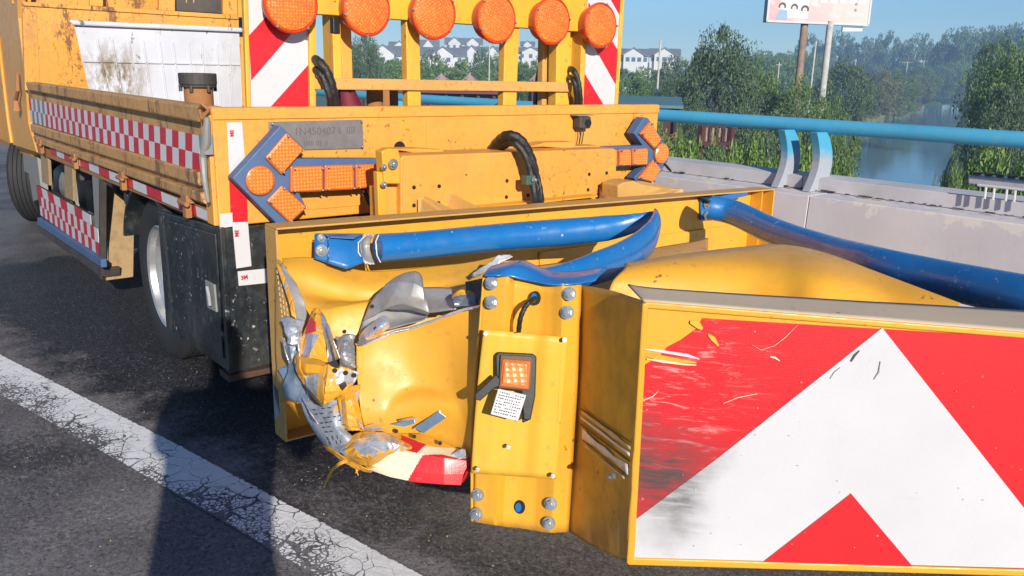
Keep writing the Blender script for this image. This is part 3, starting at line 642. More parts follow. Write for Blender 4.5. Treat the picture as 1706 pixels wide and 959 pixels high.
# ------------------------------------------------------------------ houses
def house(px0, px1, py_eave, py_ridge, py_base, dist, label, gables=1, wins=3, name='white_house', ends=False):
    """white gabled house seen side-on; base, eave and ridge heights measured in the picture"""
    a = azd(px0, dist); b = azd(px1, dist); hy = lambda px: 118+(px-853)*.0235
    c = R.T@np.array([a.x, a.y, 0]); dep = c[2]; zz = lambda py, px: H+(hy(px)-py)/F*dep*1.05
    ze, zr, zb = zz(py_eave, px0), zz(py_ridge, px0), zz(py_base, px0)-9
    ux = (b-a).normalized(); uy = Vector((-ux.y, ux.x, 0)); L = (b-a).length; W = 9.
    if uy.dot(a) < 0: uy = -uy
    rt = root(name, (a.x, a.y, zb), label, 'house', 'white houses beyond the river plain'); P = lambda u, v, z: a+ux*u+uy*v+Vector((0, 0, z-a.z))
    s = MB(); s.prism([P(0, 0, zb), P(L, 0, zb), P(L, 0, ze), P(0, 0, ze)], uy*W); s.build('wall', M['housewall'], rt)
    s = MB(); o_ = .6
    s.prism([P(-o_, -o_, ze-.1), P(-o_, W/2, zr), P(-o_, W+o_, ze-.1), P(-o_, W+o_, ze-.45), P(-o_, W/2, zr-.4), P(-o_, -o_, ze-.45)], ux*(L+2*o_)); s.build('roof', M['houseroof'], rt)
    for g in range(gables):
        gl = L/gables; cx = gl*(g+.5); gw = min(3.2, gl*.34)
        s = MB(); s.prism([P(cx-gw, -1.6, zb), P(cx+gw, -1.6, zb), P(cx+gw, -1.6, ze), P(cx, -1.6, ze+(zr-ze)*.95), P(cx-gw, -1.6, ze)], uy*1.7); s.build('gable_wall', M['housewall'], rt)
        s = MB(); s.prism([P(cx-gw-.5, -2.0, ze-.3), P(cx, -2.0, zr-.1), P(cx, -2.0, zr+.35), P(cx-gw-.5, -2.0, ze+.1)], uy*(W/2)); s.prism([P(cx+gw+.5, -2.0, ze-.3), P(cx, -2.0, zr-.1), P(cx, -2.0, zr+.35), P(cx+gw+.5, -2.0, ze+.1)], uy*(W/2)); s.build('gable_roof', M['houseroof'], rt)
    nw = max(2, wins)
    for i in range(nw):
        u = L*(i+.5)/nw
        for zt in (ze-.8,):
            s = MB(); v = -1.66 if any(abs(u-L/gables*(g+.5)) < min(3.2, L/gables*.34) for g in range(gables)) else -.06
            s.prism([P(u-.6, v, zt-1.3), P(u+.6, v, zt-1.3), P(u+.6, v, zt), P(u-.6, v, zt)], uy*.1); s.build('window', M['window'], rt)
    return rt
house(592, 628, 84, 76, 98, 300, 'white house partly hidden behind the tall tree at the left of the first opening', 1, 2)
house(608, 668, 91, 77, 110, 250, 'white gabled house nearest in the first opening of the lamp frame', 1, 3)
house(650, 682, 80, 72, 95, 340, 'pale roof further back in the first opening', 1, 2)
house(697, 730, 83, 69, 96, 340, 'white house with a steep gable just right of the frame post', 1, 2)
house(742, 802, 75, 66, 84, 400, 'long white house highest on the slope behind the middle opening', 2, 6)
house(700, 775, 92, 80, 108, 270, 'white house with a broad gable in the left of the middle opening', 1, 4)
house(768, 838, 92, 79, 108, 275, 'white house with low wide gable right of centre in the middle opening', 2, 4)
house(862, 905, 88, 81, 99, 300, 'white house with grey roof in the third opening', 1, 3)
house(868, 888, 78, 72, 90, 380, 'small far gable above the third opening roof', 1, 2)
house(1030, 1078, 93, 83, 109, 280, 'white row house directly right of the right chevron board', 1, 5)
house(1081, 1129, 93, 83, 109, 290, 'white row house with gable end left of the tallest tree', 1, 5)
house(1266, 1280, 93, 88, 100, 420, 'tiny far white house on the skyline left of the rusty pole', 1, 2)
# pavilions
def pavilion(px, pytop, pybot, dist, wpx, label, mat='maroonroof'):
    g = azd(px, dist); c = R.T@np.array([g.x, g.y, 0]); dep = c[2]; hy = 118+(px-853)*.0235
    zt = H+(hy-pytop)/F*dep; zb = H+(hy-pybot)/F*dep; wd = wpx/F*dep/2; rt = root('pavilion', (g.x, g.y, LAND), label, 'pavilion', 'small pavilions on the river plain')
    s = MB(); b = len(s.v)
    ring = [(1, 0), (.8, .22), (.45, .5), (.12, .85), (.03, 1.)]
    for rr, t in ring:
        for k in range(8): s.v.append(g+Vector((math.cos(k*math.pi/4)*wd*rr, math.sin(k*math.pi/4)*wd*rr, zb+(zt-zb)*t)))
    for i in range(len(ring)-1):
        for k in range(8): s.face((b+i*8+k, b+i*8+(k+1) % 8, b+(i+1)*8+(k+1) % 8, b+(i+1)*8+k))
    s.face(tuple(range(7, -1, -1))); s.build('roof', M['pinkroof'], rt)
    for k in range(4):
        a = k*math.pi/2+.4; s = MB(); p = g+Vector((math.cos(a)*wd*.75, math.sin(a)*wd*.75, 0)); s.cyl((p.x, p.y, LAND), (p.x, p.y, zb+.1), .12, 8); s.build('column', M['redwood'], rt)
M['pinkroof'] = simple('faded_pink_roof_tiles', (.42, .27, .24), .8)
pavilion(735, 121, 133, 75, 30, 'small pavilion with pink pointed roof in the middle opening, left of the two')
pavilion(782, 121, 133, 75, 28, 'small pavilion with pink pointed roof in the middle opening, nearest the thin pole')
pavilion(893, 121, 134, 70, 28, 'small pavilion with pink pointed roof beside the black tyre')
# riverside sheds
def shed(px0, px1, pyr, pye, dist, label, roofm, wallm, name='shed', depth=5.):
    a = azd(px0, dist); b = azd(px1, dist); c = R.T@np.array([a.x, a.y, 0]); dep = c[2]; hy = 118+((px0+px1)/2-853)*.0235
    zr = H+(hy-pyr)/F*dep; ze = H+(hy-pye)/F*dep; ux = (b-a).normalized(); uy = Vector((-ux.y, ux.x, 0)); uy = uy if uy.dot(a) > 0 else -uy; L = (b-a).length
    rt = root(name, (a.x, a.y, LAND), label, 'shed'); P = lambda u, v, z: a+ux*u+uy*v+Vector((0, 0, z))
    s = MB(); s.prism([P(-.3, -.4, ze), P(-.3, depth/2, zr), P(-.3, depth+.4, ze), P(-.3, depth+.4, ze-.15), P(-.3, depth/2, zr-.18), P(-.3, -.4, ze-.15)], ux*(L+.6)); s.build('roof', roofm, rt)
    n = max(4, int(L/1.1))
    s = MB(); s.prism([P(0, .3, LAND), P(L, .3, LAND), P(L, .3, ze), P(0, .3, ze)], uy*(depth-.4)); s.build('wall', wallm, rt)
    for i in range(n+1):
        s = MB(); p = P(L*i/n, 0, 0); s.box((p.x-.09, p.y-.09, LAND), (p.x+.09, p.y+.09, ze-.16)); s.build('post', M['bark'], rt)
shed(1000, 1132, 160, 172, 46, 'low riverside shed with a teal sheet roof behind the right chevron board', M['teal'], M['redwood'])
shed(580, 850, 143, 150, 60, 'long low shed with a maroon roof seen under the lamp frame', simple('maroon_roof_sheet', (.16, .03, .04), .7), M['redwood'])
def walkway():
    rt = root('footbridge', tuple(azd(1200, 32)+Vector((0, 0, LAND))), 'dark red wooden footbridge with pale balusters among the bushes under the handrail', 'footbridge')
    d = 33; a = azd(1176, d); b = azd(1226, d); c = R.T@np.array([a.x, a.y, 0]); dep = c[2]; z = lambda py: H+(125-py)/F*dep
    s = MB(); s.beam(a+Vector((0, 0, z(208))), b+Vector((0, 0, z(206))), .06, .06); s.build('top_rail', M['redwood'], rt)
    s = MB(); s.beam(a+Vector((0, 0, z(236))), b+Vector((0, 0, z(234))), .8, .12); s.build('deck', M['redwood'], rt)
    for i in range(9):
        p = a.lerp(b, (i+.5)/9); s = MB(); s.box((p.x-.03, p.y-.03, z(234)), (p.x+.03, p.y+.03, z(210))); s.build('baluster', M['pinkroof'] if i % 2 else M['redwood'], rt)
    for p in (a, b): s = MB(); s.box((p.x-.1, p.y-.1, LAND), (p.x+.1, p.y+.1, z(208))); s.build('post', M['redwood'], rt)
walkway()
rt = root('dry_hedge', tuple(azd(1085, 36)+Vector((0, 0, LAND))), 'row of dry orange brown plants above the blue handrail beside the tailboard', 'hedge')
me, C = crown_mesh('dry_foliage', 4200, .02, M['leaf_dry'], 'wide', 60, 41)
o = bpy.data.objects.new('dry_foliage', me); COL.objects.link(o); o.parent = rt; o.scale = (5.2, 2.2, 6.75)
# poles
def zpix(px, py, dist):
    g = azd(px, dist); c = R.T@np.array([g.x, g.y, 0]); return H+((118+(px-853)*.0235)-py)/F*c[2]*1.03
def pole(px, pt, pb, dist, r_, label, cross=0, group='thin pale utility poles across the plain', mat='white_post', lean=0):
    g = azd(px, dist); zt = zpix(px, pt, dist); rt = root('utility_pole', (g.x, g.y, LAND), label, 'pole', group); s = MB(); tp = azd(px+lean, dist)
    s.cyl((g.x, g.y, LAND-2), (tp.x, tp.y, zt), r_, 10, r_*.7); s.build('shaft', M[mat], rt, smooth=True)
    if cross: u = Vector((g.y, -g.x, 0)).normalized(); s = MB(); q = Vector((tp.x, tp.y, zt-.4)); s.beam(q-u*cross*.45, q+u*cross*.45, .14, .14); s.build('crossarm', M[mat], rt)
pole(1096, 70, 150, 85, .13, 'tall thin pole standing right in front of the white row houses', 0, lean=1)
pole(815, 78, 133, 95, .10, 'thin pole in the middle opening of the lamp frame', .0)
for px, pt, pb, cr_, lb in [(1508, 104, 120, 1.9, 'pole with wide crossarm, leftmost of three short ones by the shelter belt'), (1535, 102, 111, 1.6, 'pole with crossarm, middle of three short ones by the shelter belt'), (1567, 103, 114, 2.2, 'pole with wide crossarm nearest the head of the river')]: pole(px, pt, pb, 420, .30, lb, cr_*2.6)
for px, pt, lb in [(1600, 84, 'slim pole, first of four above the river head tree'), (1610, 83, 'slim pole, second of four above the river head tree'), (1618, 83, 'slim pole, third of four above the river head tree'), (1638, 82, 'tallest slim pole with crossarm before the dark right bank tree')]: pole(px, pt, 100, 430, .26, lb, 3.2 if px == 1638 else 1.2, lean=1)
pole(1296, 105, 120, 150, .14, 'short pole between the billboard poles left of the rusty one', .9)
pole(1422, 100, 115, 200, .14, 'short pole with a bracket right of the white billboard pole', .5)
pole(1352, 72, 112, 105, .13, 'slim lamp pole just left of the white billboard pole', 0, lean=1)
# billboard
def billboard():
    dist = 62; g = azd(1350, dist); rt = root('billboard', (g.x, g.y, LAND), 'large pink and white billboard on two poles above the trees', 'billboard')
    a = azd(1268, dist); b = azd(1436, dist+1.5); z0 = zpix(1350, 40, dist)-.1; z1 = z0+4.2; ux = (b-a).normalized(); uy = Vector((-ux.y, ux.x, 0)); uy = uy if uy.dot(a) > 0 else -uy; L = (b-a).length
    tilt = Vector((0, 0, -.15)); P = lambda u, z, v=0.: a+ux*u+uy*v+Vector((0, 0, z0+z))+tilt*(u/L)
    s = MB(); s.prism([P(0, 0), P(L, 0), P(L, 4.2), P(0, 4.2)], uy*1.3); s.build('frame_box', M['greysteel'], rt)
    k = NT('billboard_print'); U, V, _ = k.sep(k.uv()); c = k.mix(k.rng(U, .1, .9), (.78, .34, .34), (.82, .50, .46)); c = k.mix(k.rng(k.noise(5, 3, vec=k.uv()), .5, .75), c, (.80, .62, .60))
    M['bill'] = k.out(c, .5)
    s = MB(); s.prism([P(.06, .06, -.05), P(L-.06, .06, -.05), P(L-.06, 4.14, -.05), P(.06, 4.14, -.05)], uy*.04); s.uv = [[(0, 0), (1, 0), (1, 1), (0, 1)]]+[[(0, 0)]*4 for _ in range(5)]; s.build('printed_face', M['bill'], rt)
    s = MB(); s.prism([P(.0, -.05, -.08), P(L, -.05, -.08), P(L, .07, -.08), P(0, .07, -.08)], uy*.1); s.prism([P(-.02, 0, -.08), P(.1, 0, -.08), P(.1, 4.2, -.08), P(-.02, 4.2, -.08)], uy*.1); s.prism([P(L-.1, 0, -.08), P(L+.02, 0, -.08), P(L+.02, 4.2, -.08), P(L-.1, 4.2, -.08)], uy*.1); s.build('white_trim', M['housewall'], rt)
    # printed plain faces of a family group in outline (generic) with a white patch
    s = MB(); s.prism([P(.7, .25, -.06), P(2.7, .25, -.06), P(2.6, 2.4, -.06), P(.9, 2.4, -.06)], uy*.01); s.build('printed_white_patch', M['white'], rt)
    for (u, z, r_) in [(.95, 1.0, .24), (1.75, .95, .23), (2.45, .85, .26), (1.2, 1.75, .2), (1.65, 1.75, .2), (2.1, 1.8, .2), (2.45, 1.75, .18)]:
        s = MB(); b0 = [P(u+math.cos(t)*r_, z+math.sin(t)*r_*1.05, -.075) for t in np.linspace(-.4, 3.54, 14)]; b1 = [P(u+math.cos(t)*r_*.6, z-.03+math.sin(t)*r_*.65, -.075) for t in np.linspace(-.4, 3.54, 14)][::-1]; s.prism(b0+b1, uy*.01); s.build('printed_portrait', M['darksteel'], rt)
        s = MB(); s.prism([P(u+math.cos(t)*r_*.45, z-.1+math.sin(t)*r_*.5, -.07) for t in np.linspace(0, 6.1, 10)], uy*.01); s.build('printed_portrait', M['pinkskin'], rt)
    s = MB(); s.prism([P(.55, .15, -.072), P(1.35, .15, -.072), P(1.3, .75, -.072), P(.8, .8, -.072)], uy*.01); s.build('printed_blue_shirt', M['arrowpale'], rt)
    for i in range(5): s = MB(); s.prism([P(3.4+i*.62, 1.3, -.065), P(3.85+i*.62, 1.3, -.065), P(3.85+i*.62, 1.9, -.065), P(3.4+i*.62, 1.9, -.065)], uy*.01); s.build('printed_block', M['pinkpale'], rt)
    for i in range(3): s = MB(); s.prism([P(L-1.05, .85+i*.38, -.065), P(L-.9, .85+i*.38, -.065), P(L-.9, 1.02+i*.38, -.065), P(L-1.05, 1.02+i*.38, -.065)], uy*.01); s.build('printed_mark', M['greysteel'], rt)
    for px0, px1, m_, r_ in ((1331, 1318, 'brownpole', .24), (1373, 1361, 'white_post', .22)):
        t = azd(px0, dist+.9)
        foot = Vector((t.x, t.y, LAND))
        s = MB(); s.cyl(foot, (t.x, t.y, z0+.1), r_, 14); s.build('pole', M[m_], rt, smooth=True)
    s = MB(); s.prism([P(5.1, -.45, .2), P(6.4, -.4, .2), P(6.4, -.12, .2), P(5.1, -.12, .2)], uy*.3); s.build('lower_sign', M['housewall'], rt)
M['pinkskin'] = simple('pale_print', (.72, .6, .55), .5); M['arrowpale'] = simple('pale_blue_print', (.28, .42, .6), .5); M['pinkpale'] = simple('pale_pink_print', (.82, .68, .66), .5)
billboard()
# ================================================================== TRUCK
XL = .988; YR = 2.989
tk = root('maintenance_truck', (2.11, 5.2, 0), 'orange yellow flatbed road maintenance truck with lamp board, seen from behind and slightly left', 'truck')
def q4(pts, f, n=4): return [f(*p) for p in pts]
def slab(name, pts, mat, parent, ext, bevel=.003, smooth=False): s = MB(); s.prism(pts, ext); return s.build(name, mat, parent, bevel=bevel, smooth=smooth)
def yslab(name, pxs, y, th, mat, parent, bevel=.003): return slab(name, [PY(x, yy_, y) for x, yy_ in pxs], mat, parent, (0, th, 0), bevel)
def xslab(name, pxs, x, th, mat, parent, bevel=.003): return slab(name, [PX(a, b, x) for a, b in pxs], mat, parent, (th, 0, 0), bevel)
# --- tail panel
s = MB(); s.box((XL, YR, .795), (3.238, YR+.045, 1.214)); tail = s.build('tail_panel', M['truck'], tk, bevel=.006)
s = MB(); s.box((XL+.001, YR-.007, 1.172), (3.236, YR-.0005, 1.212)); s.build('tail_panel_rim', M['truck'], tk, bevel=.003)
for a, b in ((1.16, 1.80), (1.86, 2.62), (2.68, 3.17)):
    s = MB(); s.box((a, YR-.004, .83), (b, YR-.0004, 1.155)); s.build('pressed_field', M['truck'], tk, bevel=.003)
for px in (666, 918):
    s = MB(); p = PY(px, 246, YR-.006); s.cyl(p, p+Vector((0, .004, 0)), .026, 20); s.build('round_hole', M['hole'], tk)
pts = [(448, 203), (604, 199), (606, 247), (449, 251)]
npl = yslab('name_plate', pts, YR-.012, .006, M['platem'], tk, .001)
def ytext(t, px, py, y, hpx, mat, parent, name='lettering', bold=.0, rot=0):
    p = PY(px, py, y); h = abs(PY(px, py-hpx, y).z-p.z); a = math.radians(rot)
    return text(t, name, mat, parent, p, (math.cos(a), 0, math.sin(a)), (-math.sin(a), 0, math.cos(a)), h/.72, .0008, bold)
ytext('1N450407 I  IIII', 490, 225, YR-.0125, 13, M['engrave'], npl, 'engraved_characters')
ytext('IIIIII 0I  II', 506, 243, YR-.0125, 9, M['engrave'], npl, 'engraved_characters')
for x, y in ((452, 206), (601, 202), (602, 244)): hexbolt(npl, PY(x, y, YR-.012), (0, -1, 0), .004, False, 'rivet')
# reflective tapes on the tail
def tp(pxs, m_, y=YR-.011, parent=tk): return yslab('reflective_tape', pxs, y, .003, M[m_], parent, 0)
tp([(378, 204), (403, 203), (410, 289), (382, 290)], 'white'); tp([(382, 291), (410, 290), (413, 368), (385, 369)], 'red'); 
tp([(387, 370), (413, 369), (419, 443), (394, 447)], 'white', YR-.017)
tp([(396, 452), (455, 446), (455, 470), (398, 476)], 'white', YR-.0175)
tp([(366, 356), (387, 354), (388, 377), (367, 380)], 'white', YR-.0135)
for x, y, r_ in ((383, 216, -90), (391, 383, -90), (402, 466, 6)): ytext('3M', x, y, YR-.0185 if y > 300 else YR-.0115, 6.5, M['printred'], tk, 'red_mark', .001, r_)
# black rear guard box
s = MB(); s.prism([(XL, YR-.012, .236), (1.33, YR-.012, .255), (1.33, YR-.012, .790), (XL, YR-.012, .790)], (0, .05, 0)); s.build('rear_guard_face', M['black'], tk, bevel=.006)
box = xslab('guard_box_side', [(262, 351), (366, 379), (382, 620), (277, 546)], XL-.006, .02, M['black'], tk, .004)
xslab('guard_box_door', [(276, 366), (358, 390), (371, 598), (290, 540)], XL-.014, .007, M['black'], tk, .004)
s = MB(); s.box((XL+.016, YR+.04, .24), (1.33, 3.60, .30)); s.build('guard_box_floor', M['darksteel'], tk)
l_ = xslab('door_latch', [(341, 466), (356, 474), (360, 520), (345, 512)], XL-.022, .008, M['greysteel'], box, .002)
s = MB(); s.tube([PX(345, 478, XL-.035), PX(348, 492, XL-.04), PX(350, 508, XL-.035)], .006, 8); s.build('latch_handle', M['galv'], box, smooth=True)
s = MB(); s.prism([(XL-.008, YR-.02, .21), (1.33, YR-.02, .215), (1.33, YR-.02, .235), (XL-.008, YR-.02, .235)], (0, .1, 0)); s.build('bottom_lip', M['rustlip'], tk, bevel=.002)
# corner post of the bed
s = MB(); s.box((XL-.018, YR-.004, .80), (XL-.001, YR+.07, 1.205)); s.build('corner_post', M['truck'], tk, bevel=.004)
# --- left side board
def xs(name, pxs, x, th, m_, bev=.003, parent=tk): return xslab(name, pxs, x, th, M[m_], parent, bev)
xs('side_board', [(45, 143), (338, 190), (352, 346), (58, 235)], XL, .03, 'side')
xs('side_board_top_rail', [(42, 136), (337, 177), (329, 204), (46, 150)], XL-.028, .075, 'side', .008)
def checker(name, c4, x, nu, nv, cols, parent=tk, grey=0.):
    """tape of red and white fields printed on one strip"""
    a, b, c, d = [PX(*p, x) for p in c4]; s = MB()
    for i in range(nu):
        for j in range(nv):
            P = lambda u, v: a.lerp(b, u).lerp(d.lerp(c, u), v)
            mi = (i+j) % 2
            if grey and i/nu > 1-grey and mi == 1 and (i*7+j*3) % 5 != 1: mi = 2
            s.poly([P(i/nu, j/nv), P((i+1)/nu, j/nv), P((i+1)/nu, (j+1)/nv), P(i/nu, (j+1)/nv)], mi)
    s2 = [M[c_] for c_ in cols]; o = s.build(name, s2, parent, solid=.003); return o
# corners ordered rear-top, front-top, front-bottom, rear-bottom (u runs forwards)
checker('checkered_tape', [(333, 226), (48, 163), (52, 203), (333, 285)], XL-.006, 44, 2, ('dullwhite', 'dullred', 'faded'), grey=.17)
xs('side_board_lower_rib', [(50, 206), (328, 286), (331, 310), (52, 220)], XL-.022, .025, 'side', .006)
xs('side_board_lower_rib', [(54, 226), (333, 320), (341, 340), (58, 237)], XL-.026, .028, 'side', .006)
xs('bed_edge_rail', [(60, 240), (352, 349), (366, 379), (64, 256)], XL+.0, .05, 'rustpipe', .004)
checker('edge_tape', [(360, 357), (83, 242), (84, 255), (363, 375)], XL-.005, 14, 1, ('dullwhite', 'dullred'))
for px, py in ((66, 236), (122, 259), (201, 290), (307, 330)):
    s = MB(); p = PX(px, py, XL-.03); s.box(p-Vector((.004, .035, .018)), p+Vector((.03, .035, .015))); s.cyl(p+Vector((-.006, -.05, -.018)), p+Vector((-.006, .05, -.018)), .010, 10); s.box(p+Vector((-.004, -.02, -.075)), p+Vector((.02, .02, -.02))); s.build('hinge', M['rustpipe'], tk, bevel=.003)
s = MB(); pth = [PX(345, 195, XL-.03), PX(344, 235, XL-.034), PX(338, 262, XL-.04), PX(341, 300, XL-.05), PX(347, 336, XL-.04)]; s.tube(pth, [.010, .016, .013, .010, .007], 8); s.build('board_latch', M['greysteel'], tk, smooth=True)
s = MB(); p = PX(341, 240, XL-.03); s.box(p-Vector((.01, .03, .035)), p+Vector((.02, .03, .035))); s.build('latch_plate', M['greysteel'], tk, bevel=.003)
s = MB(); s.tube([PX(29, 122, XL-.02), PX(30, 150, XL-.03), PX(26, 165, XL-.035), PX(28, 184, XL-.035)], [.012, .014, .016, .026], 8); s.build('front_latch', M['rustpipe'], tk, smooth=True)
s = MB(); p = PX(345, 182, XL-.02); s.tube([p+Vector((0, -.02, .0)), p+Vector((-.02, -.01, .02)), p+Vector((-.02, .02, 0)), p+Vector((-.02, .0, -.03)), p+Vector((0, -.02, .0))], .006, 6); s.build('chain_ring', M['rustpipe'], tk, smooth=True)
# other side board, floor, headboard
s = MB(); s.box((3.20, YR+.05, .80), (3.235, 6.78, 1.00)); s.build('side_board', M['side'], tk, bevel=.004)
s = MB(); s.box((XL+.03, YR+.046, .76), (3.2, 6.78, .80)); s.build('bed_floor', M['darksteel'], tk)
yslab('headboard', [(42, 150), (37, 3), (398, 27), (400, 190)], 6.8, .05, M['headpaint'], tk, .004)
yslab('headboard', [(398, 27), (960, 62), (960, 100), (400, 92)], 6.8, .0501, M['headpaint'], tk, .004) if False else None
for px in (165, 232, 262, 340):
    a = PY(px, 26, 6.79); b = PY(px+4, 8, 6.79)
# upper lattice above the headboard
yslab('upper_rail', [(36, 2), (398, 25), (398, 32), (37, 9)], 6.785, .012, M['headpaint'], tk, .003)
for x0, x1 in ((36, 52), (150, 172), (265, 292), (372, 396)): yslab('upper_post', [(x0, 2+(x0-36)*.064), (x0-1, -120), (x1-1, -120), (x1, 2+(x1-36)*.064)], 6.83, .04, M['headpaint'], tk, .004)
yslab('upper_sheet', [(20, 6), (18, -140), (420, -100), (420, 30)], 6.95, .03, M['headpaint'], tk, .003)
yslab('upper_opening', [(292, 17), (292, -6), (372, -2), (374, 22)], 6.935, .004, M['darksteel'], tk, 0)
for px in (190, 213, 310, 322): yslab('pressed_seam', [(px, 4), (px, -20), (px+1.5, -20), (px+1.5, 5)], 6.93, .01, M['tan'], tk, 0)
for px, wd in ((60, 1.5), (238, 1.5), (262, 2)): yslab('pressed_seam', [(px-2, 13+(px-60)*.06), (px+wd-2, 13+(px-60)*.06), (px+wd+6, 150+(px-60)*.06), (px+6, 150+(px-60)*.06)], 6.795, .004, M['tan'], tk, 0)
# cab side
s = MB(); cs = [PX(a, b, XL) for a, b in ((-60, -140), (24, -140), (30, 30), (42, 136), (47, 205), (61, 254), (21, 241), (3, 175), (-12, 150))]; s.prism(cs, (.05, 0, 0)); s.build('cab_side_skirt', M['truckshade'], tk, bevel=.006)
s = MB(); s.tube([PX(-2, 60, XL-.006), PX(5, 125, XL-.006), PX(14, 200, XL-.006), PX(20, 238, XL-.006)], .012, 8); s.build('skirt_edge', M['truck'], tk, smooth=True)
s = MB(); s.box((1.04, 7.3, .6), (3.18, 9.3, 2.35)); s.build('cab_body', M['truck'], tk, bevel=.06)
s = MB(); s.box((1.3, 7.27, 1.6), (2.95, 7.31, 2.2)); s.build('cab_rear_window', M['window'], tk)
p = PX(3, 142, XL-.004); text('人', 'side_character', M['faded'], tk, p, (0, -1, 0), (0, 0, 1), .17, .001)
# --- underframe
for x in (1.55, 2.55): s = MB(); s.box((x, YR+.05, .55), (x+.09, 9.2, .74)); s.build('chassis_rail', M['darksteel'], tk, bevel=.004)
for y in (3.4, 4.5, 5.6, 6.6): s = MB(); s.box((XL+.05, y, .66), (3.18, y+.07, .76)); s.build('cross_member', M['darksteel'], tk, bevel=.004)
def wheel(x, yc, side, twin=False, name='wheel'):
    """tyre revolved about X with ribbed tread; dished steel rim with hand holes"""
    e = bpy.data.objects.new(name, None); COL.objects.link(e); e.parent = tk; ROOTLOC[e.name] = ROOTLOC[tk.name]
    def rev(prof, mname, part, n=48, smooth=True):
        s = MB(); m = len(prof)
        for i in range(n):
            t = 2*math.pi*i/n
            for (u, r_) in prof: s.v.append(Vector((x+side*u, yc+math.cos(t)*r_, .39+math.sin(t)*r_)))
        for i in range(n):
            for j in range(m-1): a = i*m+j; b = ((i+1) % n)*m+j; s.face((a, b, b+1, a+1))
        return s.build(part, M[mname], e, smooth=smooth, angle=30)
    W = .20
    for k in range(2 if twin else 1):
        o = k*(W+.06)
        pr = [(o+.02, .235), (o-.0, .26), (o-.012, .31), (o-.008, .355), (o+.012, .382)]
        for j in range(5): y0 = o+.02+j*.034; pr += [(y0, .389), (y0+.026, .389), (y0+.028, .378), (y0+.033, .378)]
        pr += [(o+W-.012, .382), (o+W+.01, .33), (o+W, .26), (o+W-.02, .235)]
        rev(pr, 'rubber', 'tyre')
    rev([(.002, .245), (-.004, .238), (.004, .228), (.03, .222), (.05, .20), (.14 if twin else .05, .19), (.15 if twin else .04, .12), (.11 if twin else .0, .10), (.06 if twin else -.03, .085), (.05 if twin else -.05, .0)], 'rim', 'rim')
    s = MB()
    for j in range(6): t = j*math.pi/3; p = Vector((x+side*(.13 if twin else .03), yc+.14*math.cos(t), .39+.14*math.sin(t))); s.cyl(p, p-Vector((side*.03, 0, 0)), .014, 6)
    s.build('wheel_nuts', M['darksteel'], e)
    return e
wheel(1.045, 4.0, 1, True); wheel(3.18, 4.0, -1, True); fw = wheel(1.10, 8.28, 1); fw2 = wheel(3.12, 8.28, -1)
for w_, x_ in ((fw, 1.2), (fw2, 3.02)):
    pv = Vector((x_, 8.28, .39))-Vector(ROOTLOC[tk.name]); w_.matrix_local = Matrix.Translation(pv)@Matrix.Rotation(math.radians(-28), 4, 'Z')@Matrix.Translation(-pv)
s = MB(); s.cyl((1.1, 4.0, .39), (3.1, 4.0, .39), .06, 12); s.cyl((1.95, 4, .39), (2.25, 4, .39), .16, 16); s.build('rear_axle', M['darksteel'], tk, smooth=True)
# fender over the rear wheel
s = MB(); th = np.linspace(math.radians(18), math.radians(165), 14); o1 = [Vector((XL+.004, 4.0+.475*math.cos(t), .39+.44*math.sin(t)-.0)) for t in th]; o2 = [Vector((XL+.004, 4.0+.455*math.cos(t), .39+.42*math.sin(t))) for t in th][::-1]; s.prism(o1+o2, (.30, 0, 0)); s.build('rear_fender', M['black'], tk)
yslab('front_mud_flap', [(178, 307), (224, 340), (222, 461), (177, 467)], 5.0, .02, M['flap'], tk, .002)
s = MB(); s.beam(PX(171, 300, XL+.004), PX(171, 462, XL+.004), .03, .03); s.build('flap_bracket', M['darksteel'], tk)
# side guard between the axles
xs('side_guard_panel', [(60, 308), (152, 359), (168, 430), (68, 360)], XL-.0, .02, 'darksteel')
checker('guard_tape_large', [(151, 358), (60, 308), (64, 325), (152, 374)], XL-.004, 8, 1, ('dullwhite', 'dullred'))
checker('guard_tape_small', [(163, 381), (65, 326), (68, 358), (167, 428)], XL-.0042, 20, 2, ('dullwhite', 'dullred'))
xs('side_guard_sill', [(62, 362), (168, 432), (169, 446), (62, 374)], XL-.03, .03, 'arrowblue', .004)
xs('side_guard_sill', [(62, 376), (169, 448), (169, 462), (62, 384)], XL-.012, .10, 'darksteel', .004)
for c4 in ([(67, 252), (79, 257), (82, 309), (70, 303)], [(107, 268), (120, 273), (122, 335), (108, 328)]): xs('guard_bracket', c4, XL+.01, .02, 'flap')
xs('guard_bracket', [(153, 288), (165, 294), (172, 460), (163, 455)], XL+.004, .03, 'greysteel')
s = MB(); s.box((1.12, 5.55, .42), (1.5, 6.2, .74)); s.build('battery_box', M['plastic'], tk, bevel=.02)
s = MB(); s.box((1.10, 5.1, .50), (1.5, 5.42, .72)); s.build('air_box', M['greysteel'], tk, bevel=.02)
s = MB(); s.cyl((1.22, 6.3, .5), (1.22, 6.9, .5), .14, 20); s.build('air_tank', M['greysteel'], tk, smooth=True)
s = MB(); s.tube([(1.03, 5.95, .72), (1.02, 5.9, .55), (1.03, 5.85, .47), (1.05, 5.6, .46)], .016, 8); s.tube([(1.03, 6.5, .68), (1.02, 6.45, .5), (1.05, 6.2, .45)], .012, 8); s.build('battery_cable', M['hose'], tk, smooth=True)
xs('cab_step', [(38, 255), (62, 262), (70, 330), (55, 335), (48, 290), (40, 285)], XL+.06, .05, 'greysteel')
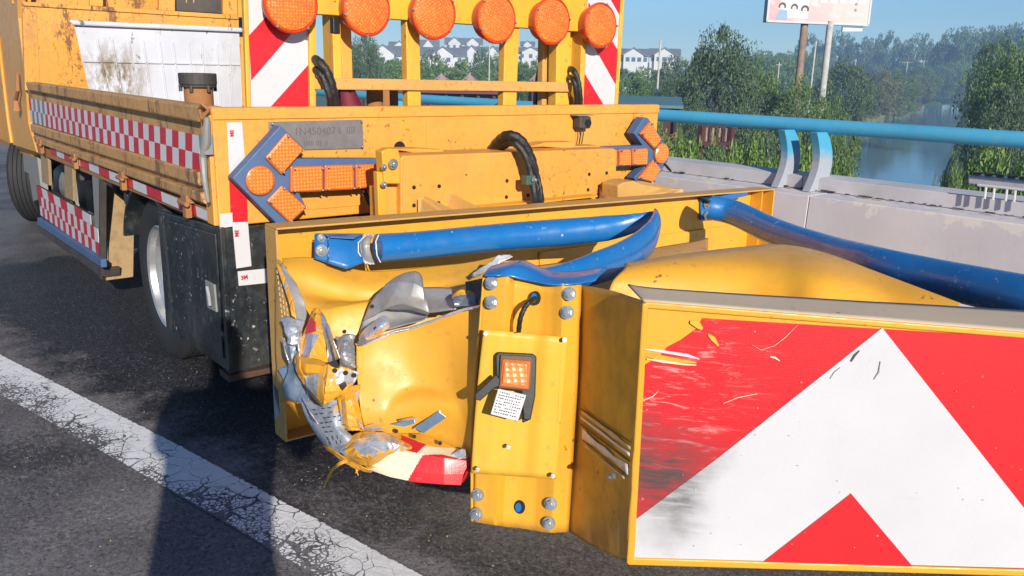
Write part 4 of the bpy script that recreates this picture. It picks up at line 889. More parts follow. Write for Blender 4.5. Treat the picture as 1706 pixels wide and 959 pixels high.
# --- bed cargo: lamp board frame standing just ahead of the tail panel
YF = 3.10
def yb(name, pxs, m_='frame', y=YF, th=.05, bev=.004, parent=tk): return yslab(name, pxs, y, th, M[m_], parent, bev)
board = []
def striped(pan, border, bands, whitepoly):
    o = yb('chevron_board', pan, 'frame', YF, .03); yb('board_edge', border, 'frame', YF-.012, .012, .003, o)
    yslab('white_sheet', whitepoly, YF-.0045, .004, M['white'], o, 0)
    for b in bands: yslab('red_band', b, YF-.0075, .0026, M['red'], o, 0)
striped([(404, -60), (527, -60), (527, 190), (414, 190)], [(404, -60), (411, -60), (419, 190), (412, 190)], [[(415, 59), (513, -50), (513, 24), (419, 133)], [(451, 178), (513.5, 108), (514, 190), (441, 190)]], [(412, -60), (512, -60), (514, 190), (419, 190)])
yb('frame_post', [(514, -60), (523, -60), (526, 190), (517, 190)], 'frame', YF-.02, .07)
striped([(980, -60), (1043, -60), (1028, 190), (969, 190)], [(1038, -60), (1044, -60), (1029, 190), (1024, 190)], [[(1017, -3), (1012, -60), (1037, -60), (1035, 29)], [(981, 4), (1031, 86), (1028, 144), (979, 57)], [(974, 122), (1008, 178), (1012, 190), (972, 190)]], [(981, -60), (1038, -60), (1025, 190), (972, 190)])
yb('frame_post', [(973, -60), (981, -60), (972, 190), (965, 190)], 'frame', YF-.02, .07)
yb('frame_post', [(948, 45), (974, 47), (968, 190), (945, 190)], 'frame', YF+.05, .04)
yb('header_beam', [(523, -48), (981, -20), (974, 53), (524, 23)], 'yellow_clean', YF-.018, .05)
yb('header_beam_edge', [(523, -60), (981, -33), (981, -22), (523, -50)], 'frame', YF-.03, .1)
yb('frame_post', [(553, 22), (567, 22), (571, 136), (557, 136)], 'frame', YF+.0, .09)
yb('frame_post', [(566, 24), (585, 25), (588, 134), (571, 134)], 'truck', YF+.06, .05)
yb('frame_upright', [(676, 24), (699, 26), (702, 190), (680, 190)], 'frame', YF+.0, .045)
yb('frame_upright', [(842, 35), (866, 36), (860, 190), (838, 190)], 'frame', YF+.0, .045)
yb('frame_post', [(905, 40), (918, 41), (915, 190), (903, 190)], 'tan', YF+.08, .04)
yb('frame_post', [(928, 42), (951, 44), (948, 190), (926, 190)], 'frame', YF+.0, .06)
yb('cross_bar', [(524, 129), (954, 137), (953, 153), (524, 149)], 'tan', YF-.016, .05)
s = MB(); s.cyl(PY(624, 140, YF+.15)*1, Vector((PY(624, 140, YF+.15).x, YF+.15, .8)), .035, 16); s.build('stake_tube', M['rustpipe'], tk, smooth=True)
s = MB(); p = PY(561, 42, YF-.01); s.box(p-Vector((.015, .0, .03)), p+Vector((.015, .03, .03))); s.build('cable_box', M['plastic'], tk, bevel=.004)
# round lamps
def lamp_proto(p):
    e = bpy.data.objects.new('round_lamp', None); COL.objects.link(e); e.parent = tk; e.location = p-Vector(ROOTLOC[tk.name]); ROOTLOC[e.name] = tuple(p)
    def rev(prof, name, mat, n=48):
        s = MB(); m = len(prof)
        for i in range(n):
            t = 2*math.pi*i/n
            for u, r_ in prof: s.v.append(p+Vector((math.cos(t)*r_, u, math.sin(t)*r_)))
        for i in range(n):
            for j in range(m-1): s.face((i*m+j, ((i+1) % n)*m+j, ((i+1) % n)*m+j+1, i*m+j+1))
        return s.build(name, mat, e, smooth=True, angle=30)
    rev([(.075, 0), (.07, .085), (.02, .098), (.015, .103), (.004, .103), (0, .099), (.006, .094)], 'lamp_housing', M['lensrim'])
    rev([(.006, .095), (-.002, .090), (-.008, .06), (-.010, .03), (-.010, 0)], 'lens', M['lens'])
    for k in range(5): t = k*math.pi*2/5+.3; s = MB(); q = p+Vector((math.cos(t)*.099, -.001, math.sin(t)*.099)); s.cyl(q, q+Vector((0, -.006, 0)), .005, 8); s.build('screw', M['bolt'], e)
    return e
YL = 3.01; P6 = [PY(*c, YL) for c in ((486, 6), (612, 14), (724, 22), (829, 31), (921, 35), (1002, 42))]
lp = lamp_proto(P6[0])
for p in P6[1:]:
    c = copy_tree(lp, tk); c.location = p-Vector(ROOTLOC[tk.name])
    c.rotation_euler = (random.uniform(-.03, .03), random.uniform(0, 1.2), random.uniform(-.03, .03))
# --- arrow lights
def arrow(poly, quads, circ, yf=2.905, label=None):
    o = yslab('arrow_light', poly, yf, .055, M['arrowblue'], tk, .004)
    if label: o['label'] = label
    for q in quads:
        pts = [PY(x, y, yf) for x, y in q]; c = sum(pts, Vector())/4
        s = MB(); s.prism([p+Vector((0, -.016, 0)) for p in pts], (0, .017, 0)); s.build('lens_edge', M['amberedge'], o, bevel=.006)
        s = MB(); s.prism([c+(p-c)*.90+Vector((0, -.0205, 0)) for p in pts], (0, .006, 0)); s.build('lens', M['amber'], o, bevel=.004)
        for p in pts: hexbolt(o, c+(p-c)*.84+Vector((0, -.021, 0)), (0, -1, 0), .0035, False, 'screw')
    c = PY(circ[0], circ[1], yf); r_ = abs(PY(circ[0], circ[1]+circ[2], yf).z-c.z)
    s = MB(); s.cyl(c, c-Vector((0, .014, 0)), r_, 40); s.build('lens_edge', M['amberedge'], o, bevel=.004)
    s = MB(); s.cyl(c-Vector((0, .0145, 0)), c-Vector((0, .019, 0)), r_*.92, 40, r_*.8); s.build('lens', M['amber'], o)
    for dx in (.2,):
        pass
    return o
arrow([(467, 209), (508, 247), (490, 264), (634, 264), (637, 314), (498, 319), (511, 346), (481, 373), (462, 373), (387, 297)],
      [[(475, 220), (505, 248), (467, 291), (439, 262)], [(467, 307), (510, 344), (481, 371), (441, 334)], [(481, 276), (536, 275), (536, 318), (481, 320)], [(538, 274), (587, 273), (588, 315), (538, 317)], [(589, 273), (635, 272), (636, 311), (590, 314)]], (432, 300, 25), label='blue arrow shaped lamp pointing left on the tail panel')
arrow([(975, 246), (1071, 242), (1056, 222), (1073, 195), (1080, 196), (1104, 233), (1114, 250), (1113, 268), (1100, 287), (1085, 305), (1062, 305), (1056, 296), (1076, 276), (985, 280)],
      [[(1079, 202), (1099, 232), (1087, 248), (1062, 222)], [(1085, 265), (1098, 281), (1083, 303), (1059, 297)], [(1004, 249), (1025, 248), (1025, 276), (1005, 277)], [(1028, 248), (1047, 247), (1048, 275), (1028, 276)], [(1049, 247), (1076, 246), (1075, 274), (1050, 275)]], (1100, 255, 17), label='arrow shaped lamp pointing right at the tail corner')
s = MB(); s.tube([PY(604, 315, 2.93), PY(612, 335, 2.90), PY(622, 352, 2.92), PY(620, 372, 2.95)], .006, 8); s.tube([PY(608, 315, 2.94), PY(617, 338, 2.91), PY(617, 355, 2.93), PY(626, 372, 2.95)], .005, 8); s.build('lamp_cable', M['hose'], tk, smooth=True)
s = MB(); s.tube([PY(1106, 271, 2.92), PY(1112, 277, 2.9), PY(1118, 285, 2.9), PY(1113, 281, 2.9), PY(1107, 273, 2.9)], .005, 8); s.build('lamp_cable', M['hose'], tk, smooth=True)
# reversing camera
c = PY(976, 204, 2.93); s = MB(); s.box(c-Vector((.035, .0, .028)), c+Vector((.035, .05, .028))); cm_ = s.build('reversing_camera', M['darksteel'], tk, bevel=.008)
s = MB(); s.box(c-Vector((.05, .0, -.030)), c+Vector((.055, .055, .034))); s.build('camera_bracket', M['greysteel'], cm_)
s = MB(); s.cyl(c+Vector((.012, -.008, -.002)), c+Vector((.012, .002, -.002)), .017, 16); s.build('camera_lens', M['plastic'], cm_, smooth=True)
s = MB(); s.tube([c+Vector((-.01, .03, -.02)), PY(968, 222, 2.95), PY(964, 245, 2.95)], .003, 6); s.tube([c+Vector((.0, .03, -.02)), PY(972, 222, 2.95), PY(968, 245, 2.95)], .003, 6); s.build('camera_cable', M['hose'], cm_, smooth=True)
# ------------------------------------------------------------------ loose things on the bed
k = NT('tub_stained_plastic'); lc = PY(192, 128, 5.79)-PY(256, 200, 5.8); dd_ = k.n('ShaderNodeVectorMath'); dd_.operation = 'DISTANCE'; k.l(k.co, dd_.inputs[0]); dd_.inputs[1].default_value = lc[:]
c = k.mix(k.rng(k.noise(2.5, 5), .4, .7), (.60, .60, .64), (.50, .50, .54)); c = k.mix(k.math('MULTIPLY', k.rng(dd_.outputs['Value'], .06, .26, 1, 0), k.rng(k.noise(14, 7, .75, vec=k.mapv(1, 1, .5)), .42, .56)), c, (.20, .14, .06))
c = k.mix(k.rng(k.noise(9, 7, .75, vec=k.mapv(1, 1, .5), dist=.4), .61, .64, 0, .85), c, (.07, .06, .05)); c = k.mix(k.rng(k.noise(3, 6, .7, vec=k.mapv(1, 1, .3)), .5, .62, 0, .35), c, (.38, .35, .30)); M['tub'] = k.out(c, .42)
t = root('plastic_tub', tuple(PY(256, 200, 5.8)), 'large stained white ribbed plastic tub standing in the truck bed', 'tub')
YT = 5.8
a, b, c_, d_ = PY(112, 33, YT), PY(399, 46, YT), PY(402, 215, YT), PY(150, 180, YT)
zb = .80; a2 = Vector((a.x+.13, YT, zb)); b2 = Vector((b.x-.02, YT, zb))
s = MB(); top = [Vector((a.x+.04, YT, a.z-.03)), Vector((b.x-.01, YT, b.z-.03))]
s.v += [a2, b2, top[1], top[0]]; s.v += [v+Vector((dx_, .85, 0)) for v, dx_ in ((a2, .24), (b2, -.02), (top[1], -.02), (top[0], .22))]
for f_ in ((0, 1, 2, 3), (5, 4, 7, 6), (1, 5, 6, 2), (4, 0, 3, 7), (0, 4, 5, 1)): s.face(f_)
s.build('tub_wall', M['tub'], t, solid=.012)
s = MB(); s.prism([a+Vector((0, -.035, -.0)), b+Vector((.01, -.035, 0)), b+Vector((.01, -.035, -.03)), a+Vector((0.02, -.035, -.03))], (0, .92, 0)); s.v[4].x += .22; s.v[7].x += .22; rim_ = s.build('tub_rim', M['tub'], t, bevel=.01)
for i in range(5):
    u = .10+i*.185; w_ = .085
    for (u0, u1) in ((u, u+.012), (u+w_, u+w_+.012)):
        P = lambda uu, z: Vector((a2.x+(b2.x-a2.x)*uu+((top[0].x-a2.x)*(1-uu)+(top[1].x-b2.x)*uu)*((z-zb)/(top[0].z-zb)), YT-.014, z))
        s = MB(); s.prism([P(u0, zb+.02), P(u1, zb+.02), P(u1, top[0].z-.07), P(u0, top[0].z-.07)], (0, .016, 0)); s.build('tub_rib', M['tub'], t, bevel=.004)
s = MB(); zz = top[0].z-.20; s.prism([P(.0, zz), P(1, zz), P(1, zz-.012), P(0, zz-.012)], (0, .012, 0)); s.build('tub_rib', M['tub'], t, bevel=.003)
s = MB(); r = random.Random(5)
pa = PY(200, 30, YT+.1)
rows = [[(168, 33, 6.9), (185, 32, 6.9), (205, 34, 6.9), (222, 35, 6.9), (238, 36, 6.9)], [(172, 28, 7.0), (190, 24, 7.0), (205, 20, 7.0), (222, 18, 7.0), (236, 26, 7.0)], [(178, 27, 7.1), (192, 23, 7.1), (207, 14, 7.1), (221, 12, 7.1), (232, 22, 7.1)]]
o = sheet(rows, 'black_rag', M['plastic'], None, 5, .04, 9, .01); tag(o, 'crumpled black plastic rag lying on the rim of the white tub', 'rag')
def rpipe(px, pt, pb, x, y, label, r_=.055, capped=True):
    p = PY(px, pt, y); rt = root('rusty_pipe', (p.x, y, .8), label, 'pipe')
    s = MB(); s.cyl((p.x, y, .8), (p.x, y, p.z), r_, 24); s.build('pipe_body', M['rustpipe'], rt, smooth=True)
    if capped:
        s = MB(); s.cyl((p.x, y, p.z), (p.x, y, p.z+.045), r_*1.3, 24); s.cyl((p.x, y, p.z-.01), (p.x, y, p.z), r_*1.25, 24); s.build('pipe_flange', M['darksteel'], rt, bevel=.004)
        for k in range(6): t_ = k; s = MB(); q = Vector((p.x+math.cos(t_)*r_*1.2, y+math.sin(t_)*r_*1.2, p.z)); s.cyl(q-Vector((0, 0, .025)), q, .007, 6); s.build('bolt', M['darksteel'], rt)
rpipe(330, 141, 190, 0, 3.45, 'upright rusty orange pipe topped by a dark flange in front of the tub')
rpipe(645, 147, 190, 0, 3.5, 'upright rusty orange pipe without flange behind the lamp frame', .05, False)
# spare tyre behind the frame
def rev_thing(c, prof, n, axis):
    s = MB(); m = len(prof); ax = Vector(axis).normalized(); u = ax.orthogonal().normalized(); v = ax.cross(u)
    for i in range(n):
        t_ = 2*math.pi*i/n
        for a_, r_ in prof: s.v.append(Vector(c)+ax*a_+(u*math.cos(t_)+v*math.sin(t_))*r_)
    for i in range(n):
        for j in range(m-1): s.face((i*m+j, ((i+1) % n)*m+j, ((i+1) % n)*m+j+1, i*m+j+1))
    return s
c = PY(926, 140, 3.45); c.z = 1.13
rt = root('spare_tyre', tuple(c), 'worn black spare tyre standing behind the lamp frame next to the right posts', 'tyre')
rev_thing(c, [(-.08, .20), (-.09, .26), (-.07, .31), (-.045, .325), (.045, .325), (.07, .31), (.09, .26), (.08, .20), (-.08, .20)], 40, (.84, -.54, 0)).build('tread_and_sidewall', M['rubber'], rt, smooth=True)
rev_thing(c, [(-.07, .20), (-.02, .18), (-.02, .0)], 32, (.84, -.54, 0)).build('rim', M['rustpipe'], rt, smooth=True)
# traffic cone lying
p = PY(598, 190, 3.6); rt = root('traffic_cone', (p.x, 3.6, .8), 'dark red traffic cone with a white band leaning behind the lamp frame', 'cone')
a_ = Vector((p.x-.02, 3.6, .83)); b_ = PY(572, 128, 3.62)
s = MB(); s.cyl(a_+Vector((.05, 0, 0)), b_, .14, 28, .025); s.build('cone_body', M['maroon'], rt, smooth=True)
s = MB(); s.box(a_-Vector((.17, .17, .03)), a_+Vector((.2, .17, -.005))); s.build('cone_base', M['plastic'], rt, bevel=.01)
t1 = (a_+Vector((.05, 0, 0))).lerp(b_, .62); t2 = (a_+Vector((.05, 0, 0))).lerp(b_, .70); s = MB(); s.cyl(t1, t2, .0705, 28, .0615); s.build('white_band', M['white'], rt, smooth=True)
# hose bundles
def hose(pts, r_, name='hose_strand', parent=None, n=10):
    P = [Vector(p) for p in pts]; o = []
    for i in range(len(P)-1):
        for k in range(6): o.append(Vector([catmull(P[max(i-1, 0)][q], P[i][q], P[i+1][q], P[min(i+2, len(P)-1)][q], k/6) for q in range(3)]))
    o.append(P[-1]); s = MB(); rr = [r_*(1+.08*math.sin(i*2.1)) for i in range(len(o))]; s.tube(o, rr, n); return s.build(name, M['hose'], parent, smooth=True)
rt = root('hydraulic_hose', tuple(PY(545, 180, 3.05)), 'bundle of black corrugated hoses curving out beside the left chevron board', 'hose')
hose([PY(518, 96, 3.12), PY(532, 103, 3.05), PY(546, 122, 3.03), PY(555, 150, 3.03), PY(560, 182, 3.05), PY(562, 215, 3.06)], .017, parent=rt)
hose([PY(518, 113, 3.12), PY(531, 120, 3.06), PY(541, 135, 3.04), PY(549, 158, 3.03), PY(552, 182, 3.05), PY(554, 215, 3.06)], .015, parent=rt)
rt = root('hydraulic_hose', tuple(PY(965, 180, 3.05)), 'short black hose bundle at the left edge of the right chevron board', 'hose')
hose([PY(948, 114, 3.11), PY(956, 118, 3.05), PY(963, 136, 3.03), PY(966, 160, 3.03), PY(967, 190, 3.06)], .014, parent=rt)
hose([PY(946, 128, 3.11), PY(953, 131, 3.05), PY(959, 148, 3.03), PY(961, 190, 3.06)], .012, parent=rt)
# ================================================================== CRASH CUSHION
cu = root('crash_cushion', (1.9, 1.9, 0), 'wrecked yellow crash cushion with torn left side, blue tubes and red and white chevron face', 'crash cushion')
YP = 2.31
pl_top = [(458, 380), (1287, 312)]
A0, A1 = PY(458, 382, YP), PY(1287, 316, YP)
def topz(x): return A0.z+(A1.z-A0.z)*(x-A0.x)/(A1.x-A0.x)
xa, xb = A0.x, A1.x; zbot = PY(468, 736, YP).z
s = MB(); s.prism([(xa, YP+.06, zbot), (xb, YP+.06, zbot), (xb, YP+.06, topz(xb)), (xa, YP+.06, topz(xa))], (0, .012, 0)); s.build('back_plate', M['yellow'], cu, bevel=.002)
s = MB(); s.prism([(xa, YP-.012, topz(xa)), (xb, YP-.012, topz(xb)), (xb, YP-.012, topz(xb)+.006), (xa, YP-.012, topz(xa)+.006)], (0, .088, 0)); s.build('back_plate_top_flange', M['tan'], cu, bevel=.0015)
s = MB(); s.prism([(xa, YP-.01, zbot), (xa+.45, YP-.01, zbot), (xa+.45, YP-.01, zbot+.006), (xa, YP-.01, zbot+.006)], (0, .069, 0)); s.build('back_plate_bottom_flange', M['tan'], cu, bevel=.0015)
s = MB(); s.box((xa-.003, YP-.012, zbot), (xa+.004, YP+.07, topz(xa)-.001)); s.build('back_plate_side_flange', M['tan'], cu, bevel=.0015)
s = MB(); s.box((xb-.004, YP-.012, zbot), (xb+.003, YP+.07, topz(xb)-.001)); s.build('back_plate_side_flange', M['yellow'], cu, bevel=.0015)
s = MB(); s.box((xb-.075, YP-.0, zbot), (xb-.069, YP+.058, topz(xb)-.001)); s.build('end_web', M['yellow'], cu)
# inner step of the plate (fold line right of the tubes)
s = MB(); s.prism([PY(900, 420, YP+.05), PY(1240, 372, YP+.05), PY(1240, 560, YP+.05), PY(900, 600, YP+.05)], (0, .008, 0)); s.build('lower_web', M['yellow'], cu, bevel=.003)
# hinge beam and brackets behind the plate
YB_ = 2.60
def yc(name, pxs, y, th, m_='yellow', bev=.004, parent=cu): return yslab(name, pxs, y, th, M[m_], parent, bev)
yc('hinge_beam', [(667, 264), (673, 259), (1022, 247), (1027, 250), (1027, 330), (668, 388)], YB_, .16, 'truck', .005)
for x, y in ((690, 312), (732, 310), (690, 342), (731, 338), (845, 301), (844, 328), (777, 291), (982, 290), (1011, 288), (980, 316), (880, 325)):
    s = MB(); p = PY(x, y, YB_-.002); r_ = .0075 if x != 777 else .003; s.cyl(p, p+Vector((0, .003, 0)), r_, 14); s.build('bolt_hole', M['hole'], cu)
yc('hinge_lug', [(636, 252), (648, 247), (664, 248), (667, 262), (667, 306), (640, 306)], YB_-.02, .05)
hexbolt(cu, PY(655, 273, YB_-.03), (0, -1, 0), .012)
yc('hinge_post', [(628, 312), (666, 308), (666, 380), (630, 384)], YB_+.03, .06, 'truck')
yc('hinge_post', [(628, 286), (645, 286), (646, 382), (632, 384)], YB_-.01, .03, 'yellow')
hexbolt(cu, PY(639, 278, YB_-.03), (0, -1, 0), .007); hexbolt(cu, PY(639, 307, YB_-.03), (0, -1, 0), .007)
yc('ledge', [(740, 352), (996, 325), (996, 328), (740, 355)], YB_-.06, .06, 'yellow', .001)
for c_ in (((885, 243), (910, 237), (958, 236), (960, 248)), ((650, 248), (700, 247), (740, 250), (740, 262)), ((955, 243), (1000, 242), (1000, 250), (955, 250))): yc('beam_lug', list(c_), YB_+.1, .08, 'truck')
# gusset plates between beam and back plate
def gus(pts, th=(.008, 0, 0), m_='tan'): s = MB(); s.prism(pts, th); return s.build('gusset', M[m_], cu, bevel=.0015)
def g3(px, py, y): return PY(px, py, y)
gus([g3(696, 330, 2.58), g3(706, 327, 2.57), g3(768, 356, 2.40), g3(770, 380, 2.38), g3(696, 372, 2.58)])
gus([g3(746, 324, 2.60), g3(752, 324, 2.59), g3(822, 357, 2.40), g3(820, 374, 2.385), g3(745, 345, 2.60)])
gus([g3(768, 356, 2.40), g3(822, 352, 2.39), g3(824, 372, 2.39), g3(770, 378, 2.39)], (0, .006, 0))
gus([g3(1010, 318, 2.60), g3(1035, 303, 2.58), g3(1058, 302, 2.56), g3(1136, 316, 2.41), g3(1138, 330, 2.39), g3(1010, 334, 2.5)], (0, .006, 0))
gus([g3(1060, 302, 2.58), g3(1070, 302, 2.57), g3(1136, 316, 2.41), g3(1134, 328, 2.40), g3(1062, 322, 2.5)])
gus([g3(1100, 316, 2.46), g3(1138, 315, 2.40), g3(1140, 330, 2.39), g3(1104, 330, 2.4)], (0, .006, 0))
yc('hinge_block', [(1030, 308), (1040, 303), (1058, 301), (1068, 306), (1100, 312), (1138, 315), (1138, 331), (1030, 336)], 2.46, .10, 'tan', .006)
s = MB(); s.tube([g3(1006, 308, 2.6), g3(1006, 330, 2.55)], .02, 14); s.build('hinge_pin', M['rustpipe'], cu, smooth=True)
# black hose bundle over the beam
rt = root('hydraulic_hose', tuple(PY(890, 345, 2.5)), 'thick taped black hose bundle arching over the yellow hinge beam', 'hose')
hose([PY(818, 250, 2.76), PY(832, 233, 2.66), PY(848, 225, 2.58), PY(868, 234, 2.55), PY(884, 262, 2.54), PY(892, 295, 2.53), PY(898, 325, 2.5), PY(900, 356, 2.45)], .019, parent=rt, n=12)
hose([PY(826, 250, 2.74), PY(842, 236, 2.63), PY(858, 238, 2.56), PY(874, 258, 2.53), PY(884, 290, 2.52), PY(890, 325, 2.5), PY(892, 356, 2.45)], .016, parent=rt)
hose([PY(834, 250, 2.70), PY(850, 240, 2.60), PY(866, 246, 2.54), PY(884, 270, 2.515), PY(897, 300, 2.51), PY(902, 330, 2.48), PY(903, 356, 2.44)], .009, parent=rt)
p = PY(884, 300, 2.5); s = MB(); s.box(p-Vector((.022, .004, .018)), p+Vector((.022, .03, .018))); s.build('hose_clamp', M['clampgreen'], rt, bevel=.003); hexbolt(rt, PY(889, 299, 2.49), (0, -1, 0), .007)
# --- blue tubes
def bend(pts, rads, flats=None, name='blue_tube', m_='blue', cap=True, n=28, mb=None):
    P = [D(*p) for p in pts]; o = []; rr = []; ff = []; K = 8
    for i in range(len(P)-1):
        for k in range(K):
            t = k/K; o.append(Vector([catmull(P[max(i-1, 0)][q], P[i][q], P[i+1][q], P[min(i+2, len(P)-1)][q], t) for q in range(3)])); rr.append(rads[i]*(1-t)+rads[i+1]*t)
            if flats: ff.append(tuple(flats[i][q]*(1-t)+flats[i+1][q]*t for q in (0, 1)))
    o.append(P[-1]); rr.append(rads[-1]); 
    if flats: ff.append(flats[-1])
    s = mb or MB(); s.tube(o, rr, n, cap, 0, ff if flats else None); return s.build(name, M[m_], cu, smooth=True) if not mb else None
# folded left tube: upper leg and the crushed return leg
bend([(629, 413, 2.53), (700, 408, 2.60), (820, 396, 2.72), (920, 388, 2.80), (1010, 380, 2.84), (1060, 370, 2.84), (1092, 356, 2.84)], [.043, .043, .044, .046, .044, .032, .010], [(1, 1)]*4+[(.8, 1), (.5, 1), (.35, 1)])
bend([(1091, 352, 2.82), (1092, 372, 2.70), (1078, 400, 2.55), (1044, 426, 2.38), (990, 447, 2.22), (940, 459, 2.12), (890, 465, 2.04)], [.012, .036, .052, .052, .046, .036, .026], [(.4, 1), (.5, 1), (.55, 1), (.6, 1), (.6, 1), (.6, .9), (.7, .8)])
# torn open end and its bracket
o = sheet([[(596, 398, 2.50), (610, 391, 2.52), (622, 391, 2.52)], [(601, 412, 2.48), (606, 412, 2.55), (616, 412, 2.56)], [(598, 430, 2.47), (606, 438, 2.50), (624, 439, 2.50)]], 'torn_tube_end', M['greymetal'], cu, 5, .006, 30, .003)
s = MB(); s.tube([D(609, 392, 2.47), D(597, 404, 2.45), D(597, 420, 2.45), D(606, 434, 2.46), D(618, 440, 2.47)], .0022, 6); s.tube([D(631, 391, 2.47), D(626, 402, 2.46), D(628, 425, 2.46), D(634, 437, 2.47)], .002, 6); s.build('torn_edge', M['white'], cu, smooth=True)
brk = sheet([[(524, 391, 2.455), (546, 391, 2.455), (549, 391, 2.44), (580, 391, 2.47), (604, 392, 2.50)], [(524, 412, 2.445), (546, 413, 2.445), (549, 413, 2.425), (578, 414, 2.44), (598, 412, 2.47)], [(524, 430, 2.435), (546, 438, 2.435), (549, 439, 2.415), (577, 448, 2.42), (606, 437, 2.45)]], 'tube_bracket', M['blue'], cu, 4, .001, 12, .005, lin=True, angle=20)
s = MB(); s.prism([D(524, 390, 2.46), (D(606, 390, 2.50)), D(590, 398, 2.44), D(550, 396, 2.42), D(540, 392, 2.44)], (0, 0, .003)); s.build('tube_bracket_lip', M['blue'], cu)
BN = -Vector(ray(853, 480)).normalized()
hexbolt(cu, D(535, 396, 2.445), (-.1, -1, .1), .008); hexbolt(cu, D(535, 417, 2.43), (-.1, -1, .1), .0115)
# long right tube coming towards the viewer
bend([(1182, 345, 3.40), (1225, 355, 3.36), (1290, 386, 3.12), (1370, 414, 2.80), (1460, 440, 2.45), (1560, 463, 2.25), (1660, 484, 2.08), (1760, 505, 1.95), (1900, 540, 1.85), (2200, 640, 1.70), (2500, 730, 1.6)], [.050, .050, .050, .050, .051, .051, .052, .053, .053, .053, .053], name='blue_tube')
yc('tube_bracket', [(1168, 332), (1188, 330), (1192, 366), (1168, 367)], YP+.045, .01, 'blue', .002)
yc('tube_bracket', [(1180, 331), (1240, 318), (1246, 320), (1246, 326), (1190, 338)], YP-.01, .05, 'blue', .002)
hexbolt(cu, PY(1177, 340, YP+.04), (0, -1, 0), .012); hexbolt(cu, PY(1177, 359, YP+.04), (0, -1, 0), .012)
# --- folded sheets on the right, behind the chevron box
sheet([[(1040, 440, 2.12), (1130, 424, 2.22), (1230, 412, 2.28), (1300, 407, 2.28), (1370, 420, 2.20), (1460, 452, 2.10), (1540, 482, 2.0), (1600, 505, 1.95)],
       [(1040, 448, 2.06), (1130, 432, 2.12), (1230, 422, 2.17), (1300, 420, 2.17), (1370, 436, 2.08), (1460, 466, 2.05), (1540, 494, 1.97), (1600, 514, 1.93)],
       [(1020, 470, 2.02), (1120, 456, 2.06), (1230, 450, 2.08), (1300, 452, 2.05), (1370, 466, 1.98), (1460, 488, 2.0), (1540, 512, 1.94), (1600, 530, 1.91)],
       [(1010, 500, 2.02), (1120, 500, 2.04), (1230, 505, 2.04), (1300, 510, 2.0), (1370, 518, 1.94), (1460, 530, 1.97), (1540, 545, 1.92), (1600, 560, 1.9)]], 'buckled_inner_wall', M['yellow'], cu, 8, .003, 4, .003, seed=2)
sheet([[(820, 455, 2.60), (920, 440, 2.66), (1020, 428, 2.74), (1110, 410, 2.9), (1180, 396, 3.1)], [(820, 480, 2.5), (920, 470, 2.5), (1020, 456, 2.5), (1110, 440, 2.6), (1180, 430, 2.8)], [(820, 520, 2.45), (920, 510, 2.4), (1020, 500, 2.35), (1110, 490, 2.4), (1180, 480, 2.5)]], 'buckled_inner_floor', M['yellow'], cu, 8, .004, 5, .003, seed=3)
# --- chevron box: face, top flange, side wall, bracket
P1 = D(1075, 506, 1.66); P2 = D(1047, 930, 1.80); P3 = D(1706, 750, 1.70)
fpl = plane(P1, P2, P3)
def FP(x, y, off=0.): return PP(x, y, fpl, off)
fn = fpl[1] if fpl[1].dot(Vector(ORG)-P1) > 0 else -fpl[1]
face_px = [(1075, 503), (1706, 556), (2300, 606), (2300, 985), (1706, 957), (1046, 933)]
s = MB(); s.prism([FP(*p) for p in face_px], -fn*.006); s.build('chevron_face', M['yellow'], cu, bevel=.002)
UO = FP(1075, 503); UX = (FP(1706, 556)-UO).normalized(); UY = (FP(1046, 933)-UO); UY = (UY-UX*UY.dot(UX)).normalized()
def decal(name, pxs, off, mat, parent=cu):
    s = MB(); pts = [FP(x, y, off) for x, y in pxs]; n_ = len(pts); s.poly(pts, 0, [((p-UO).dot(UX), (p-UO).dot(UY)) for p in pts])
    q = [p-fn*.0015 for p in pts]; b0 = len(s.v); s.v += q
    for i in range(n_): j = (i+1) % n_; s.face((i, j, b0+j, b0+i))
    return s.build(name, mat, parent)
red_px = [(1171, 530), (1706, 562), (2300, 598), (2300, 965), (1706, 947), (1052, 920), (1050, 890), (1062, 720), (1076, 607), (1100, 593), (1112, 578), (1135, 566), (1160, 548)]
decal('red_sheet', red_px, .003, M['facered'])
decal('white_chevron', [(1470, 546), (1706, 846), (1786, 948), (1706, 946), (1050, 928), (1050, 872), (1196, 763)], .005, M['facewhite'])
decal('red_chevron', [(1418, 822), (1521, 944), (1270, 937)], .007, M['facered'])
def mark(pts, w_, off, m_, name='scuff_mark'):
    # tapered stroke printed on the face through picture points
    n_ = len(pts); up_ = []; dn_ = []
    for i, (x, y) in enumerate(pts):
        x0, y0 = pts[max(i-1, 0)]; x1, y1 = pts[min(i+1, n_-1)]; L_ = math.hypot(x1-x0, y1-y0); nx, ny = -(y1-y0)/L_, (x1-x0)/L_; ww = w_*math.sin(math.pi*(i+.35)/(n_-.3))*random.uniform(.6, 1.3)/2
        up_.append((x+nx*ww, y+ny*ww)); dn_.append((x-nx*ww, y-ny*ww))
    return decal(name, up_+dn_[::-1], off, M[m_])
mark([(1076, 582), (1095, 584), (1120, 588), (1145, 592), (1165, 598)], 7, .0062, 'white', 'torn_sheet_edge'); mark([(1074, 592), (1100, 596), (1130, 601), (1160, 604)], 8, .0064, 'yellow', 'torn_sheet_edge'); mark([(1078, 598), (1105, 602), (1140, 607), (1160, 608)], 4, .0068, 'cream', 'torn_sheet_edge')
mark([(1150, 536), (1162, 540), (1170, 548)], 10, .0062, 'yellow_clean', 'torn_sheet_edge'); mark([(1180, 557), (1188, 564), (1197, 576)], 9, .0062, 'yellow_clean', 'torn_sheet_edge')
